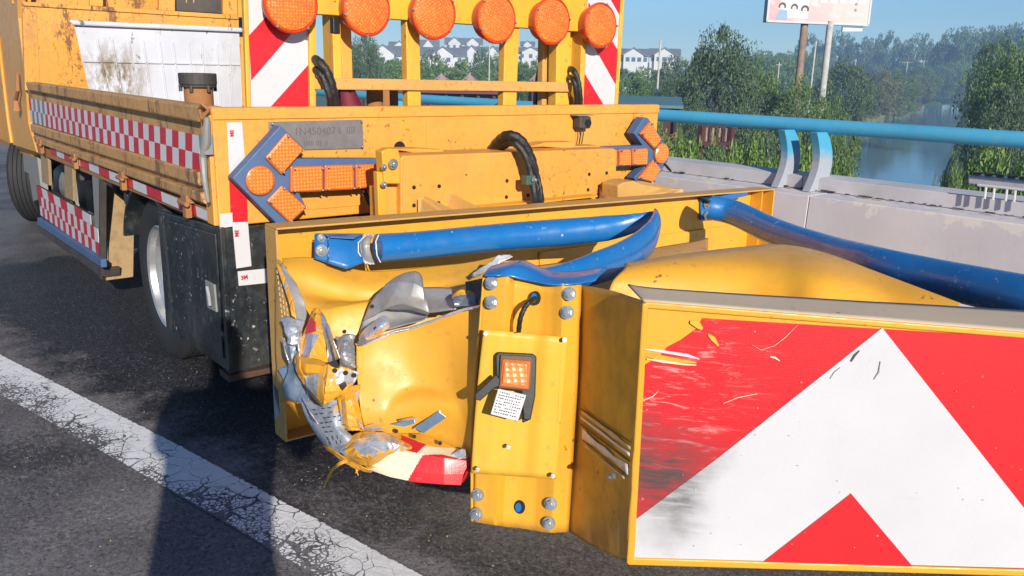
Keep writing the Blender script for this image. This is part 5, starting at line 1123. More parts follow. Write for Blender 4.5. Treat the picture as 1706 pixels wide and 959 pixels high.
mark([(1418, 602), (1424, 592), (1432, 584)], 6, .0072, 'darksteel'); mark([(1456, 632), (1464, 620), (1467, 602)], 3, .0072, 'greysteel'); mark([(1383, 631), (1390, 620), (1400, 612)], 2, .0072, 'greysteel')
mark([(1252, 574), (1268, 583), (1290, 576), (1308, 562), (1330, 540)], .9, .0062, 'cream'); mark([(1283, 594), (1292, 596), (1299, 601)], 4, .0062, 'cream'); mark([(1205, 672), (1230, 662), (1262, 656)], 1.4, .0062, 'cream')
mark([(1070, 668), (1088, 660), (1096, 652)], 1.6, .0062, 'cream')
r = random.Random(8)
for i in range(34):
    x = r.uniform(1100, 1690); y = r.uniform(580, 920); d_ = r.uniform(.5, 1.3); decal('stone_chip', [(x, y), (x+d_*r.uniform(1, 3), y+d_*.3), (x+d_, y+d_*r.uniform(.6, 1.4))], .0078, M['greysteel' if r.random() < .5 else 'cream'])
# face edges: top lip, bottom lip
s = MB(); s.prism([FP(1073, 501, .001), FP(1706, 552, .001), FP(2300, 600, .001), FP(2300, 612, .001), FP(1706, 562, .001), FP(1075, 512, .001)], fn*.008); s.build('face_top_lip', M['yellow'], cu, bevel=.003)
s = MB(); s.prism([FP(1046, 926, .001), FP(1706, 946, .001), FP(2300, 968, .001), FP(2300, 982, .001), FP(1706, 957, .001), FP(1045, 938, .001)], fn*.008); s.build('face_bottom_lip', M['yellow'], cu, bevel=.003)
s = MB(); s.prism([FP(1069, 503, .0), FP(1080, 503, .0), FP(1056, 932, .0), FP(1043, 936, .0)], fn*.010); s.build('face_side_lip', M['yellow'], cu, bevel=.004)
def Zt(x, y, z): return PZ(x, y, z)
s = MB(); zt_ = FP(1075, 503).z; tf = [FP(1073, 502, .004), FP(1400, 528, .004), FP(1706, 553, .004), FP(2300, 601, .004)]
bk = [PZ(1046, 474, tf[0].z), PZ(1112, 482, tf[0].z+.002), PZ(1400, 500, tf[1].z), PZ(1706, 518, tf[2].z), PZ(2300, 558, tf[3].z)]
rows_f = [[(p_,) for p_ in (tf[0], tf[0].lerp(tf[1], .15), tf[1], tf[2], tf[3])], [(p_,) for p_ in bk]]
sheet(rows_f, 'face_top_flange', M['dustgrey'], cu, 5, .001, 8, .004, lin=False)
# box interior floor / back to keep it solid when seen from the side
s = MB(); s.prism([P2+Vector((0, 0, .003)), FP(1706, 953)+Vector((0, 0, .003)), FP(1706, 953)+Vector((.3, .35, .003)), P2+Vector((.3, .42, .003))], (0, 0, .005)); s.build('box_floor', M['yellow'], cu)
# side wall (turned from the sun, its shade also in the paint colour) with scrape marks
wall_rows = [[(966, 474, 1.99), (1010, 482, 1.87), (1045, 492, 1.765), (1075, 502, 1.665)], [(961, 620, 2.04), (1000, 640, 1.91), (1032, 655, 1.81), (1064, 668, 1.705)], [(955, 760, 2.08), (993, 790, 1.95), (1022, 805, 1.85), (1054, 818, 1.75)], [(946, 884, 2.11), (985, 908, 1.98), (1015, 922, 1.88), (1046, 936, 1.80)]]
def scr(x, y): return 0
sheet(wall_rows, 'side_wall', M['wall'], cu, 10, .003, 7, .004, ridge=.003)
def strip(name, a, b, w_, mat, dd=-.01, amp=.002):
    """scraped strip lying on the side wall; a, b = (px, py), distances follow the wall"""
    def dist(x, y):
        t = (x-(966-(y-474)*.05))/max(1, (1075-(y-500)*.067)-(966-(y-474)*.05)); d0 = 1.99+(y-474)/410*.12; d1 = 1.665+(y-502)/434*.135; return d0+(d1-d0)*t-.009-.018*t+(dd+.01)
    n_ = 6; top_ = []; bot_ = []
    for i in range(n_+1):
        t = i/n_; x = a[0]+(b[0]-a[0])*t; y = a[1]+(b[1]-a[1])*t; w2 = w_*(.6+.8*random.random())/2
        top_.append((x, y-w2, dist(x, y))); bot_.append((x, y+w2, dist(x, y)))
    sheet([top_, bot_], name, M[mat], cu, 2, amp*.3, 20, .0012)
strip('scrape_mark', (969, 686), (1050, 746), 8, 'scrape'); strip('scrape_mark', (970, 722), (1046, 782), 13, 'scrapelight'); strip('scrape_mark', (966, 705), (1048, 768), 3, 'scrapedark'); strip('scrape_mark', (974, 742), (1040, 796), 3.5, 'scrape'); strip('scrape_mark', (966, 680), (1052, 738), 1.8, 'scrapedark'); strip('scrape_mark', (967, 695), (1049, 757), 4, 'scrapelight'); strip('scrape_mark', (971, 733), (1044, 792), 1.6, 'scrapedark')
hexbolt(cu, D(1021, 793, 1.82), (-1, -.1, .1), .006)
# bolted corner bracket with a raised middle (hat profile)
def bra(px, top, bot, dt, db): return top, bot, dt, db
cols_ = [(806, 790, 458, 868, 1.975, 2.095), (826, 812, 458, 872, 1.965, 2.085), (846, 826, 459, 874, 1.955, 2.075), (857, 836, 463, 876, 1.985, 2.10), (880, 862, 466, 878, 1.98, 2.10), (905, 890, 470, 882, 1.97, 2.09), (922, 905, 472, 885, 1.955, 2.075), (938, 918, 472, 886, 1.935, 2.06), (968, 946, 474, 885, 1.965, 2.09)]
br_rows = []
for j in range(7):
    t = j/6; row = []
    for (xt, xb_, yt, yb_, dt, db) in cols_:
        y = yt+(yb_-yt)*t; x = xt+(xb_-xt)*t-3*math.sin(math.pi*t)*(1 if xt < 850 else -.6); row.append((x, y, dt+(db-dt)*t))
    br_rows.append(row)
sheet(br_rows, 'corner_bracket', M['yellow'], cu, 4, .0015, 9, .006, angle=25, lin=True)
s = MB(); e0 = [D(806, 457, 1.975), D(792, 560, 2.0), D(784, 700, 2.04), D(786, 868, 2.095)]
sheet([[(806, 458, 1.97), (795, 600, 2.01), (786, 740, 2.05), (786, 868, 2.09)], [(812, 452, 2.10), (806, 600, 2.12), (800, 740, 2.16), (800, 860, 2.2)]], 'bracket_side', M['yellow'], cu, 4, 0, 5, .005)
for x, y, d_ in ((819, 471, 1.955), (819, 503, 1.96), (949, 489, 1.93), (945, 520, 1.94), (796, 824, 2.07), (794, 856, 2.075), (918, 839, 2.04), (915, 871, 2.05)):
    hexbolt(cu, D(x, y, d_), BN+Vector((-.35, 0, .1)), .0102)
for x, y, d_, r_ in ((892, 496, 1.968, .017), (866, 844, 2.083, .018)):
    s = MB(); c = D(x, y, d_); u = Vector((.72, -.69, 0)); v = Vector((0, 0, 1)); n_ = u.cross(v); s.prism([c+u*math.cos(t)*r_*.75+v*math.sin(t)*r_ for t in np.linspace(0, 2*math.pi, 24)[:-1]], -n_*.003 if n_.dot(BN) < 0 else n_*.003); s.build('cable_hole', M['hole'], cu)
    s = MB(); s.prism([c+BN*.006+u*(math.cos(t)*r_*.45-.004)+v*(math.sin(t)*r_*.7) for t in np.linspace(0, 2*math.pi, 16)[:-1]], BN*.002); s.build('blue_glimpse', M['blue'], cu)
s = MB(); P_ = [D(892, 497, 1.955), D(882, 503, 1.93), D(874, 513, 1.925), D(867, 530, 1.93), D(864, 552, 1.945)]; hose(P_, .006, 'lamp_cable', cu)
# blue cap of the folded tube over the bracket
sheet([[(806, 459, 1.95), (830, 459, 1.94), (850, 461, 1.955), (880, 468, 1.955), (920, 474, 1.935), (960, 473, 1.94), (990, 469, 1.99)], [(812, 449, 1.98), (835, 446, 1.975), (860, 444, 1.98), (885, 452, 1.98), (915, 462, 1.97), (960, 462, 1.975), (1000, 458, 2.02)], [(820, 444, 2.05), (845, 438, 2.05), (872, 434, 2.05), (892, 442, 2.04), (918, 452, 2.03), (960, 452, 2.05), (1010, 446, 2.10)]], 'crushed_tube_end', M['blue'], cu, 5, .002, 12, .004)
# lighter cover plate with lamp
cov = [(808, 549), (945, 563), (938, 680), (926, 797), (850, 790), (783, 787), (790, 650)]
cr_rows = []
for j in range(7):
    t = j/6; yl = 548+(788-548)*t; yr = 562+(798-562)*t; xl = 806+(785-806)*t-4*math.sin(math.pi*t)*.6; xr = 946+(927-946)*t
    row = []
    for k in range(9):
        u = k/8; y = yl+(yr-yl)*u; x = xl+(xr-xl)*u; ty = (y-462)/412; d_ = 1.93+.125*ty+(.010 if .25 < u < .75 else 0)-.015*u*0; row.append((x, y, d_))
    cr_rows.append(row)
sheet(cr_rows, 'cover_plate', M['yellow_clean'], cu, 3, .001, 8, .003, angle=20)
for x, y, d_ in ((809, 555, 1.95), (940, 565, 1.95), (796, 780, 2.01), (921, 791, 2.01), (847, 743, 2.0)): hexbolt(cu, D(x, y, d_), BN, .0055, False, 'rivet')
def blk(name, pxs, d_, th, mat, parent=cu, bev=.003): s = MB(); pts = [D(x, y, dd) for x, y, dd in [(p+(d_,) if len(p) == 2 else p) for p in pxs]]; s.prism(pts, -BN*th); return s.build(name, mat, parent, bevel=bev)
lm = blk('side_lamp_frame', [(830, 586), (888, 589), (894, 594), (892, 660), (884, 700), (872, 700), (868, 652), (828, 648), (825, 592)], 1.945, .008, M['plastic'], cu, .003)
blk('lamp_recess', [(834, 591), (887, 594), (884, 650), (831, 646)], 1.935, .012, M['recess'], lm, .001)
blk('lens_edge', [(836, 597), (885, 601), (881, 650), (832, 644)], 1.93, .016, M['amberedge'], lm, .005)
blk('lens', [(840, 601), (881, 605), (877, 645), (836, 640)], 1.925, .01, M['amberplain'], lm, .004)
blk('black_tab', [(826, 624), (833, 632), (832, 643), (822, 648), (800, 668), (792, 665), (791, 656), (806, 643)], 1.925, .012, M['plastic'], lm, .002)
blk('black_clip', [(868, 668), (885, 664), (882, 700), (870, 705)], 1.95, .012, M['plastic'], lm, .003)
cd = blk('white_label_card', [(830, 647), (877, 658), (863, 702), (817, 690)], 1.915, .004, M['white'], lm, .003)
r = random.Random(2)
for j in range(8):
    for i in range(11 if j % 2 == 0 else 10):
        if r.random() < .12: continue
        u = .08+i*.082+r.uniform(-.01, .01); v = .09+j*.11; x = 830+47*u-13*v; y = 647+11*u+43*v
        s = MB(); wd = r.uniform(1.3, 2.6); c_ = [(x, y), (x+wd, y+wd*.23), (x+wd-.3, y+r.uniform(1.6, 2.6)), (x-.3, y+1.9)]
        blk('printed_mark', c_, 1.9125, .001, M['engrave2'], cd, 0)
# --- the torn left side --------------------------------------------------------------
def sh(name, rows, mat, res=6, amp=.004, ns=14, seed=0, ridge=0., solid=.003, classify=None, angle=40, lin=False, disp=None): return sheet(rows, name, M[mat] if isinstance(mat, str) else [M[q] for q in mat], cu, res, amp, ns, solid, classify, seed, True, ridge, angle, lin, disp)
# upper skin running from the back plate forwards, dented with a crease
sh('upper_side_skin', [[(470, 432, 2.44), (520, 430, 2.47), (560, 442, 2.50), (620, 452, 2.54), (700, 447, 2.60), (780, 437, 2.66), (840, 424, 2.72)],
                       [(474, 448, 2.40), (520, 455, 2.42), (560, 468, 2.44), (620, 478, 2.48), (700, 472, 2.53), (780, 458, 2.58), (840, 446, 2.62)],
                       [(492, 480, 2.38), (528, 492, 2.40), (565, 500, 2.42), (620, 503, 2.46), (700, 492, 2.50), (780, 474, 2.52), (840, 462, 2.55)],
                       [(505, 508, 2.34), (535, 510, 2.34), (572, 507, 2.34), (620, 500, 2.37), (700, 500, 2.42), (780, 484, 2.44), (840, 475, 2.45)],
                       [(520, 535, 2.31), (545, 530, 2.31), (580, 522, 2.32), (630, 516, 2.34), (700, 520, 2.38), (780, 510, 2.40), (830, 505, 2.42)],
                       [(530, 600, 2.30), (555, 600, 2.30), (590, 590, 2.31), (640, 580, 2.34), (700, 580, 2.36), (780, 560, 2.38), (820, 560, 2.40)]], 'yellow', 10, .003, 5, 1, .002)
# big side panel between the wreckage and the corner bracket
def arc(x, y):
    # raised edge of the big dent, an arc over the two torn slots
    ax, ay = 705, 735; ex = math.hypot((x-ax)/74, (y-ay)/88); return .005/(1+math.exp((ex-1)*22))-.002*math.exp(-((ex-1)*9)**2)
sh('main_side_panel', [[(594, 574, 2.16), (650, 553, 2.17), (700, 542, 2.16), (750, 523, 2.12), (806, 508, 2.08)],
                       [(594, 610, 2.14), (650, 600, 2.16), (700, 595, 2.16), (750, 590, 2.13), (803, 585, 2.06)],
                       [(597, 650, 2.12), (650, 648, 2.15), (700, 640, 2.16), (752, 642, 2.13), (796, 650, 2.05)],
                       [(602, 690, 2.12), (650, 680, 2.14), (705, 672, 2.13), (760, 680, 2.10), (790, 700, 2.05)],
                       [(612, 716, 2.14), (655, 708, 2.15), (705, 708, 2.15), (762, 730, 2.13), (788, 745, 2.08)],
                       [(640, 724, 2.16), (680, 730, 2.17), (720, 744, 2.18), (765, 764, 2.17), (788, 775, 2.12)]], 'yellow', 14, .002, 6, 2, disp=arc)
# shadowed return strip by the bracket
sh('side_panel_return', [[(798, 505, 2.08), (814, 470, 2.20)], [(788, 600, 2.10), (806, 600, 2.2)], [(782, 700, 2.10), (800, 700, 2.2)], [(782, 768, 2.12), (798, 768, 2.22)]], 'yellow', 5, .001, 8, 4)
# lower lip curving under, with red and white tape
white_px = [(582, 758), (600, 750), (650, 742), (668, 750), (697, 757), (712, 749), (735, 752), (748, 760), (725, 768), (706, 758), (692, 800), (680, 802), (640, 792), (622, 788)]
def clow(x, y):
    if inpoly(x, y, [(669, 725), (710, 741), (695, 755), (664, 748)]) or inpoly(x, y, [(704, 758), (735, 757), (770, 765), (790, 760), (790, 812), (676, 806)]): return 2
    if y > 740+(x-640)*.06 and x > 617+8*math.sin(y*.6) and y > 742: return 1
    return 0
sh('lower_side_lip', [[(600, 728, 2.16), (650, 722, 2.15), (700, 722, 2.14), (750, 742, 2.13), (786, 758, 2.12)],
                      [(600, 740, 2.12), (650, 735, 2.12), (700, 735, 2.11), (745, 752, 2.10), (786, 764, 2.10)],
                      [(600, 756, 2.09), (650, 752, 2.09), (695, 755, 2.08), (740, 763, 2.07), (784, 768, 2.08)],
                      [(606, 774, 2.09), (650, 778, 2.08), (695, 786, 2.07), (740, 790, 2.065), (773, 788, 2.07)],
                      [(615, 782, 2.10), (650, 794, 2.08), (692, 803, 2.07), (740, 807, 2.065), (768, 808, 2.07)]], ('yellow', 'cream', 'red'), 22, .0015, 12, 5, classify=clow, lin=True, angle=30)
sh('lip_end_fold', [[(786, 764, 2.08), (798, 758, 2.16)], [(776, 788, 2.075), (788, 782, 2.16)], [(766, 808, 2.10), (783, 792, 2.18)]], 'red', 5)
# outlines of the two torn slots
blk('bent_tab', [(690, 712, 2.115), (731, 685, 2.10), (744, 695, 2.10), (705, 722, 2.115)], 2.1, .004, M['tabblue'], cu, .001)
blk('bent_tab_edge', [(688, 714, 2.12), (732, 683, 2.105), (734, 686, 2.105), (691, 716, 2.12)], 2.1, .004, M['metal'], cu, .001)
blk('bent_tab', [(650, 707, 2.12), (690, 697, 2.11), (692, 705, 2.11), (672, 711, 2.115)], 2.1, .004, M['tabblue'], cu, .001)
# perforated left edge strip
pr = [[(459, 432, 2.42), (466, 434, 2.40), (476, 450, 2.37)], [(459, 480, 2.44), (468, 480, 2.40), (486, 500, 2.36)], [(459, 540, 2.46), (470, 540, 2.41), (494, 560, 2.36)], [(460, 600, 2.48), (474, 600, 2.42), (500, 620, 2.36)], [(462, 660, 2.50), (476, 655, 2.43), (496, 664, 2.36)], [(466, 672, 2.50), (480, 668, 2.44), (500, 672, 2.38)]]
sh('perforated_edge_strip', pr, 'tan', 6, .003, 20, 6)
s = MB(); r = random.Random(9)
for j in range(13):
    for i in range(4):
        x = 461+i*5.2+j*1.0; y = 452+j*9.5+i*3.2
        if x > 486+j*.5: continue
        q = [D(x+dx, y+dy, 2.365+.012*(1-i/4)) for dx, dy in ((0, -3.2), (1.5, -2.6), (2.0, 3.0), (.5, 3.4))]; s.prism(q, -BN*.002)
s.build('perforation_slots', M['slotlight'], cu)['kind'] = 'stuff'
# torn pieces, from the top down
sh('torn_leaf', [[(463, 442, 2.36), (468, 440, 2.38), (474, 444, 2.37)], [(474, 468, 2.33), (482, 466, 2.34), (493, 473, 2.34)], [(484, 500, 2.30), (496, 496, 2.31), (507, 500, 2.31)], [(488, 520, 2.28), (500, 520, 2.29), (511, 522, 2.30)], [(492, 533, 2.27), (500, 536, 2.28), (508, 534, 2.29)]], 'greymetal', 6, .006, 20, 11, lin=True)
sh('torn_leaf_edge', [[(461, 440, 2.35), (466, 441, 2.345)], [(470, 468, 2.32), (477, 468, 2.31)], [(480, 500, 2.29), (488, 500, 2.28)], [(486, 525, 2.27), (494, 532, 2.27)]], 'yellowtorn', 5, .004, 20, 12)
sh('white_fold', [[(468, 531, 2.28), (478, 525, 2.27), (492, 532, 2.26), (508, 534, 2.27)], [(475, 545, 2.25), (484, 545, 2.24), (494, 546, 2.24), (506, 545, 2.26)], [(480, 560, 2.24), (488, 562, 2.23), (496, 562, 2.23), (502, 562, 2.25)], [(480, 572, 2.24), (486, 574, 2.23), (494, 576, 2.23), (499, 574, 2.24)]], 'brightmetal', 6, .007, 26, 13, .006, lin=True, angle=28)
def ctri(x, y):
    if inpoly(x, y, [(520, 527), (525, 536), (526, 552), (508, 558), (511, 542)]): return 2
    if x+ (y-520)*.45 > 548 or x < 505+(600-y)*.28+ -4: return 0
    return 1 if y > 556 else 0
sh('folded_triangle', [[(524, 514, 2.24), (528, 514, 2.23), (532, 518, 2.24)], [(510, 545, 2.22), (524, 542, 2.19), (536, 545, 2.21)], [(500, 570, 2.21), (520, 570, 2.17), (542, 572, 2.19)], [(493, 592, 2.20), (516, 596, 2.15), (546, 604, 2.18)]], ('yellowtorn', 'tabgrey', 'red'), 20, .003, 18, 14, classify=ctri, ridge=.0012, lin=True, angle=28)
sh('torn_crescent', [[(530, 518, 2.26), (536, 520, 2.27)], [(535, 545, 2.22), (548, 545, 2.25)], [(542, 572, 2.20), (556, 570, 2.24)], [(545, 595, 2.19), (560, 590, 2.22)], [(544, 610, 2.2), (552, 606, 2.22)]], 'metal', 8, .006, 22, 15, .002)
sh('rolled_sheet', [[(492, 592, 2.20), (510, 594, 2.16), (530, 598, 2.14), (545, 604, 2.16)], [(490, 603, 2.17), (508, 606, 2.12), (530, 608, 2.10), (545, 612, 2.13)], [(494, 614, 2.18), (510, 620, 2.13), (530, 620, 2.11), (543, 616, 2.15)], [(502, 622, 2.22), (514, 628, 2.18), (528, 626, 2.17), (540, 620, 2.18)]], 'metaly', 7, .003, 18, 16, lin=True, angle=28)
sh('rolled_edge', [[(491, 590, 2.17), (494, 600, 2.15), (492, 615, 2.16), (500, 630, 2.17), (510, 645, 2.19), (516, 655, 2.2)], [(497, 590, 2.15), (501, 600, 2.13), (501, 614, 2.13), (508, 626, 2.15), (517, 638, 2.17), (522, 650, 2.19)]], 'yellowtorn', 5, .003, 16, 17)
sh('blue_grey_gore', [[(476, 572, 2.28), (484, 572, 2.27), (496, 574, 2.27)], [(480, 600, 2.27), (486, 600, 2.26), (493, 600, 2.26)], [(478, 620, 2.26), (490, 625, 2.24), (502, 630, 2.24)], [(472, 645, 2.25), (492, 652, 2.22), (514, 655, 2.21)], [(476, 662, 2.24), (500, 672, 2.20), (534, 680, 2.18)]], 'bluemetal', 8, .006, 20, 18, .002, lin=True, angle=28)
s = MB(); s.poly([D(464, 615, 2.34), D(474, 609, 2.33), D(484, 610, 2.33), (D(474, 634, 2.33))]); s.build('pale_flap', M['tabblue'], cu, solid=.003)
sh('crumpled_ridge', [[(561, 562, 2.22), (574, 558, 2.2), (592, 558, 2.2)], [(562, 575, 2.20), (573, 572, 2.17), (590, 572, 2.2)], [(565, 592, 2.19), (574, 590, 2.16), (592, 592, 2.18)], [(567, 608, 2.18), (576, 606, 2.16), (596, 612, 2.17)], [(566, 612, 2.2), (578, 612, 2.2), (600, 617, 2.19)]], 'metal', 9, .006, 40, 19, .006)
sh('cavity_shade_sheet', [[(540, 540, 2.34), (570, 555, 2.36), (600, 560, 2.38)], [(545, 600, 2.32), (570, 610, 2.34), (600, 620, 2.36)], [(545, 650, 2.30), (570, 660, 2.3), (600, 680, 2.3)]], 'darksteel', 4)  # dark sheet standing in for the shade between the torn pieces
def cfold(x, y): return 1 if (x < 532-(y-620)*.1 or (x > 560 and 618 < y < 640)) else 0
sh('folded_corner_plate', [[(507, 622, 2.16), (526, 613, 2.13), (548, 606, 2.10), (575, 612, 2.10), (599, 620, 2.12)], [(510, 640, 2.15), (527, 635, 2.11), (545, 632, 2.08), (572, 632, 2.09), (592, 636, 2.11)], [(512, 656, 2.15), (528, 655, 2.11), (542, 652, 2.08), (564, 650, 2.09), (580, 652, 2.11)], [(524, 668, 2.16), (532, 672, 2.13), (540, 674, 2.10), (556, 664, 2.10), (572, 658, 2.11)]], ('yellowtorn', 'brightmetal'), 14, .002, 18, 20, classify=cfold, ridge=.0012, lin=True, angle=28)
for x, y in ((558, 617), (576, 621), (590, 625)): s = MB(); s.cyl(D(x, y, 2.085), D(x, y, 2.08), .006, 12); s.build('rivet_hole', M['hole'], cu)
sh('ragged_strip', [[(560, 655, 2.12), (574, 648, 2.11), (590, 642, 2.10), (600, 640, 2.12)], [(564, 672, 2.11), (576, 668, 2.09), (586, 665, 2.09), (596, 668, 2.11)], [(566, 690, 2.11), (578, 688, 2.09), (590, 686, 2.09), (600, 690, 2.11)], [(570, 708, 2.12), (582, 708, 2.10), (594, 706, 2.10), (606, 712, 2.12)], [(578, 716, 2.13), (588, 716, 2.11), (600, 716, 2.12), (614, 720, 2.13)]], 'yellowtorn', 9, .003, 30, 21, .003, lin=True, angle=28)
# long grey strap with printing, sweeping to the lowest point
sh('printed_backing_strip', [[(502, 668, 2.2), (520, 668, 2.17), (545, 662, 2.14), (564, 668, 2.13)], [(508, 690, 2.18), (528, 686, 2.15), (550, 684, 2.12), (568, 690, 2.12)], [(520, 712, 2.17), (538, 708, 2.14), (556, 708, 2.11), (574, 714, 2.12)], [(538, 738, 2.16), (556, 730, 2.12), (572, 726, 2.10), (590, 728, 2.11)], [(560, 758, 2.16), (572, 752, 2.12), (588, 744, 2.10), (606, 740, 2.11)]], 'bluegrey', 8, .006, 18, 22, .002)
r = random.Random(4)
for j in range(9):
    for i in range(5):
        x = 517+i*8+j*4.2+r.uniform(-1.5, 1.5); y = 676+j*7.4-i*1.3; 
        if r.random() < .25: continue
        big = j >= 7; s = MB(); a_ = D(x, y, 2.105); b_ = D(x+(5 if not big else 2), y-1+(0 if not big else 7), 2.105); s.beam(a_, b_, .002, .0015); s.build('printed_mark', M['engrave2'], cu)
def csw(x, y):
    e = 3*math.sin(x*.35)+2*math.sin(y*.6+x*.2)
    if inpoly(x+e, y+e*.5, [(588, 742), (606, 728), (630, 721), (655, 728), (680, 742), (664, 750), (640, 752), (622, 758), (604, 758)]): return 0
    if x+e < 578: return 2
    return 1
sh('lower_silver_sweep', [[(556, 742, 2.14), (580, 728, 2.12), (606, 718, 2.11), (640, 720, 2.11), (668, 732, 2.11), (690, 745, 2.10)], [(566, 752, 2.09), (590, 745, 2.06), (614, 738, 2.05), (640, 735, 2.06), (665, 742, 2.07), (684, 748, 2.09)], [(574, 760, 2.08), (598, 760, 2.04), (620, 758, 2.03), (640, 752, 2.05), (660, 750, 2.07), (672, 751, 2.09)], [(584, 768, 2.10), (600, 774, 2.08), (616, 776, 2.07), (632, 768, 2.08), (645, 758, 2.08), (660, 753, 2.10)]], ('brightmetal', 'yellowtorn', 'bluegrey'), 16, .003, 16, 23, classify=csw, ridge=.001, lin=True, angle=28)
sh('frayed_yellow_skin', [[(538, 742, 2.15), (556, 750, 2.13), (580, 764, 2.11), (604, 776, 2.1), (622, 780, 2.1)], [(548, 752, 2.16), (566, 766, 2.14), (584, 776, 2.12), (604, 784, 2.12), (618, 788, 2.12)]], 'yellowtorn', 8, .006, 24, 24, .005)
s = MB(); s.tube([D(580, 766, 2.12), D(566, 772, 2.12), (D(554, 782, 2.12)), D(546, 796, 2.13), D(540, 812, 2.14)], [.006, .005, .004, .003, .001], 6); s.tube([D(592, 776, 2.12), D(594, 784, 2.12), D(597, 792, 2.12)], [.003, .002, .001], 5); s.tube([D(600, 778, 2.12), D(592, 788, 2.12)], [.003, .001], 5); s.build('hanging_shred', M['yellow'], cu, smooth=True)
# big grey fold above the side panel
sh('curled_grey_fold', [[(660, 462, 2.24), (676, 456, 2.22), (692, 453, 2.20), (698, 456, 2.20), (701, 462, 2.21)], [(642, 474, 2.24), (665, 470, 2.18), (690, 472, 2.15), (704, 480, 2.16), (706, 486, 2.18)], [(626, 492, 2.26), (655, 492, 2.19), (685, 494, 2.16), (706, 500, 2.16), (712, 504, 2.17)], [(614, 512, 2.28), (645, 510, 2.21), (672, 505, 2.18), (700, 514, 2.17), (715, 520, 2.17)], [(605, 534, 2.28), (622, 526, 2.25), (642, 514, 2.23), (684, 516, 2.20), (714, 524, 2.19)]], 'greymetal', 8, .004, 14, 25, .0, lin=True, angle=28)
sh('curled_grey_base', [[(605, 530, 2.30), (640, 512, 2.28), (672, 512, 2.27), (700, 518, 2.25)], [(600, 548, 2.29), (640, 535, 2.28), (680, 532, 2.26), (712, 526, 2.22)], [(597, 565, 2.26), (635, 552, 2.24), (670, 542, 2.22), (712, 530, 2.18)]], 'greymetal', 5, .004, 16, 26)
sh('bright_blade', [[(600, 562, 2.18), (612, 544, 2.17), (630, 530, 2.15), (642, 526, 2.15)], [(604, 566, 2.15), (620, 553, 2.13), (636, 542, 2.12), (648, 536, 2.13)], [(608, 568, 2.16), (624, 563, 2.15), (640, 552, 2.14), (650, 544, 2.14)]], 'brightmetal', 6, .003, 20, 27, .0)
sh('grey_inner_sheet', [[(700, 478, 2.30), (728, 478, 2.29), (752, 480, 2.28)], [(704, 498, 2.26), (730, 498, 2.24), (755, 500, 2.22)], [(712, 522, 2.20), (736, 518, 2.16), (760, 514, 2.14)]], 'greymetal', 5, .003, 15, 28, lin=True, angle=28)
sh('torn_white_tatter', [[(752, 492, 2.16), (764, 485, 2.15), (780, 484, 2.14), (790, 488, 2.14)], [(756, 504, 2.12), (768, 498, 2.12), (782, 500, 2.11), (792, 502, 2.12)], [(758, 512, 2.12), (770, 510, 2.11), (784, 510, 2.1), (794, 508, 2.11)]], 'metaly', 8, .006, 40, 29, .004)
sh('gap_shade_sheet', [[(776, 470, 2.25), (812, 462, 2.2)], [(780, 508, 2.2), (808, 506, 2.12)]], 'darksteel', 4)  # gap beside the bracket: its shade made as a dark sheet
sh('torn_edge_lip', [[(596, 568, 2.15), (610, 570, 2.13), (650, 552, 2.13), (700, 540, 2.13), (750, 521, 2.10), (803, 507, 2.05)], [(596, 574, 2.14), (610, 574, 2.12), (650, 556, 2.12), (700, 543, 2.12), (750, 524, 2.09), (803, 510, 2.04)]], 'brightmetal', 5, .003, 30, 30)
sh('white_paper_shred', [[(786, 456, 2.5), (812, 440, 2.45), (832, 428, 2.45), (850, 424, 2.45)], [(790, 462, 2.5), (818, 448, 2.43), (836, 436, 2.43), (854, 430, 2.44)]], 'white', 5, .006, 40, 31, .01)
for x, y, d_ in ((574, 552, 2.3), (620, 510, 2.25), (626, 547, 2.13), (752, 705, 2.12), (660, 718, 2.12), (690, 727, 2.09), (733, 738, 2.08)):
    s = MB(); s.cyl(D(x, y, d_), D(x, y, d_-.004), .0055, 10); s.build('rivet_hole', M['hole'], cu)
for q, mm in (([(497, 548), (506, 566), (500, 596), (493, 572)], 'brightmetal'), ([(548, 540), (556, 566), (566, 596), (560, 600), (549, 570)], 'metal'), ([(470, 560), (478, 574), (482, 604), (474, 592)], 'metal'), ([(506, 640), (520, 655), (538, 678), (524, 672)], 'darksteel'), ([(560, 640), (572, 628), (578, 642), (566, 656)], 'darksteel'), ([(545, 604), (560, 600), (566, 612), (552, 612)], 'darksteel'), ([(600, 712), (622, 706), (640, 712), (618, 720)], 'brightmetal'), ([(592, 690), (600, 700), (606, 716), (598, 714)], 'brightmetal'), ([(505, 664), (512, 676), (530, 706), (520, 700)], 'tabgrey'), ([(664, 700), (690, 694), (694, 697), (668, 704)], 'brightmetal'), ([(455, 640), (463, 650), (466, 690), (458, 700)], 'tabblue'), ([(598, 562), (604, 556), (612, 570), (600, 576)], 'metal')):
    s = MB(); dd = 2.10 if q[0][0] > 500 else 2.2; dd = 2.42 if q[0][0] == 455 else dd
    c_ = [D(x, y, dd+.03*math.sin(i*2.3)) for i, (x, y) in enumerate(q)]; mid = (c_[0]+c_[2])/2+BN*.008; s.poly([c_[0], c_[1], mid]); s.poly([c_[1], c_[2], mid]); s.poly([c_[2], c_[3], mid]); s.poly([c_[3], c_[0], mid]); s.build('torn_sliver', M[mm], cu, solid=.002)
sh('torn_foil_edge', [[(752, 760, 2.1), (765, 750, 2.09), (775, 748, 2.09)], [(758, 766, 2.09), (768, 764, 2.08), (778, 764, 2.08)]], 'brightmetal', 6, .004, 40, 33, .01)
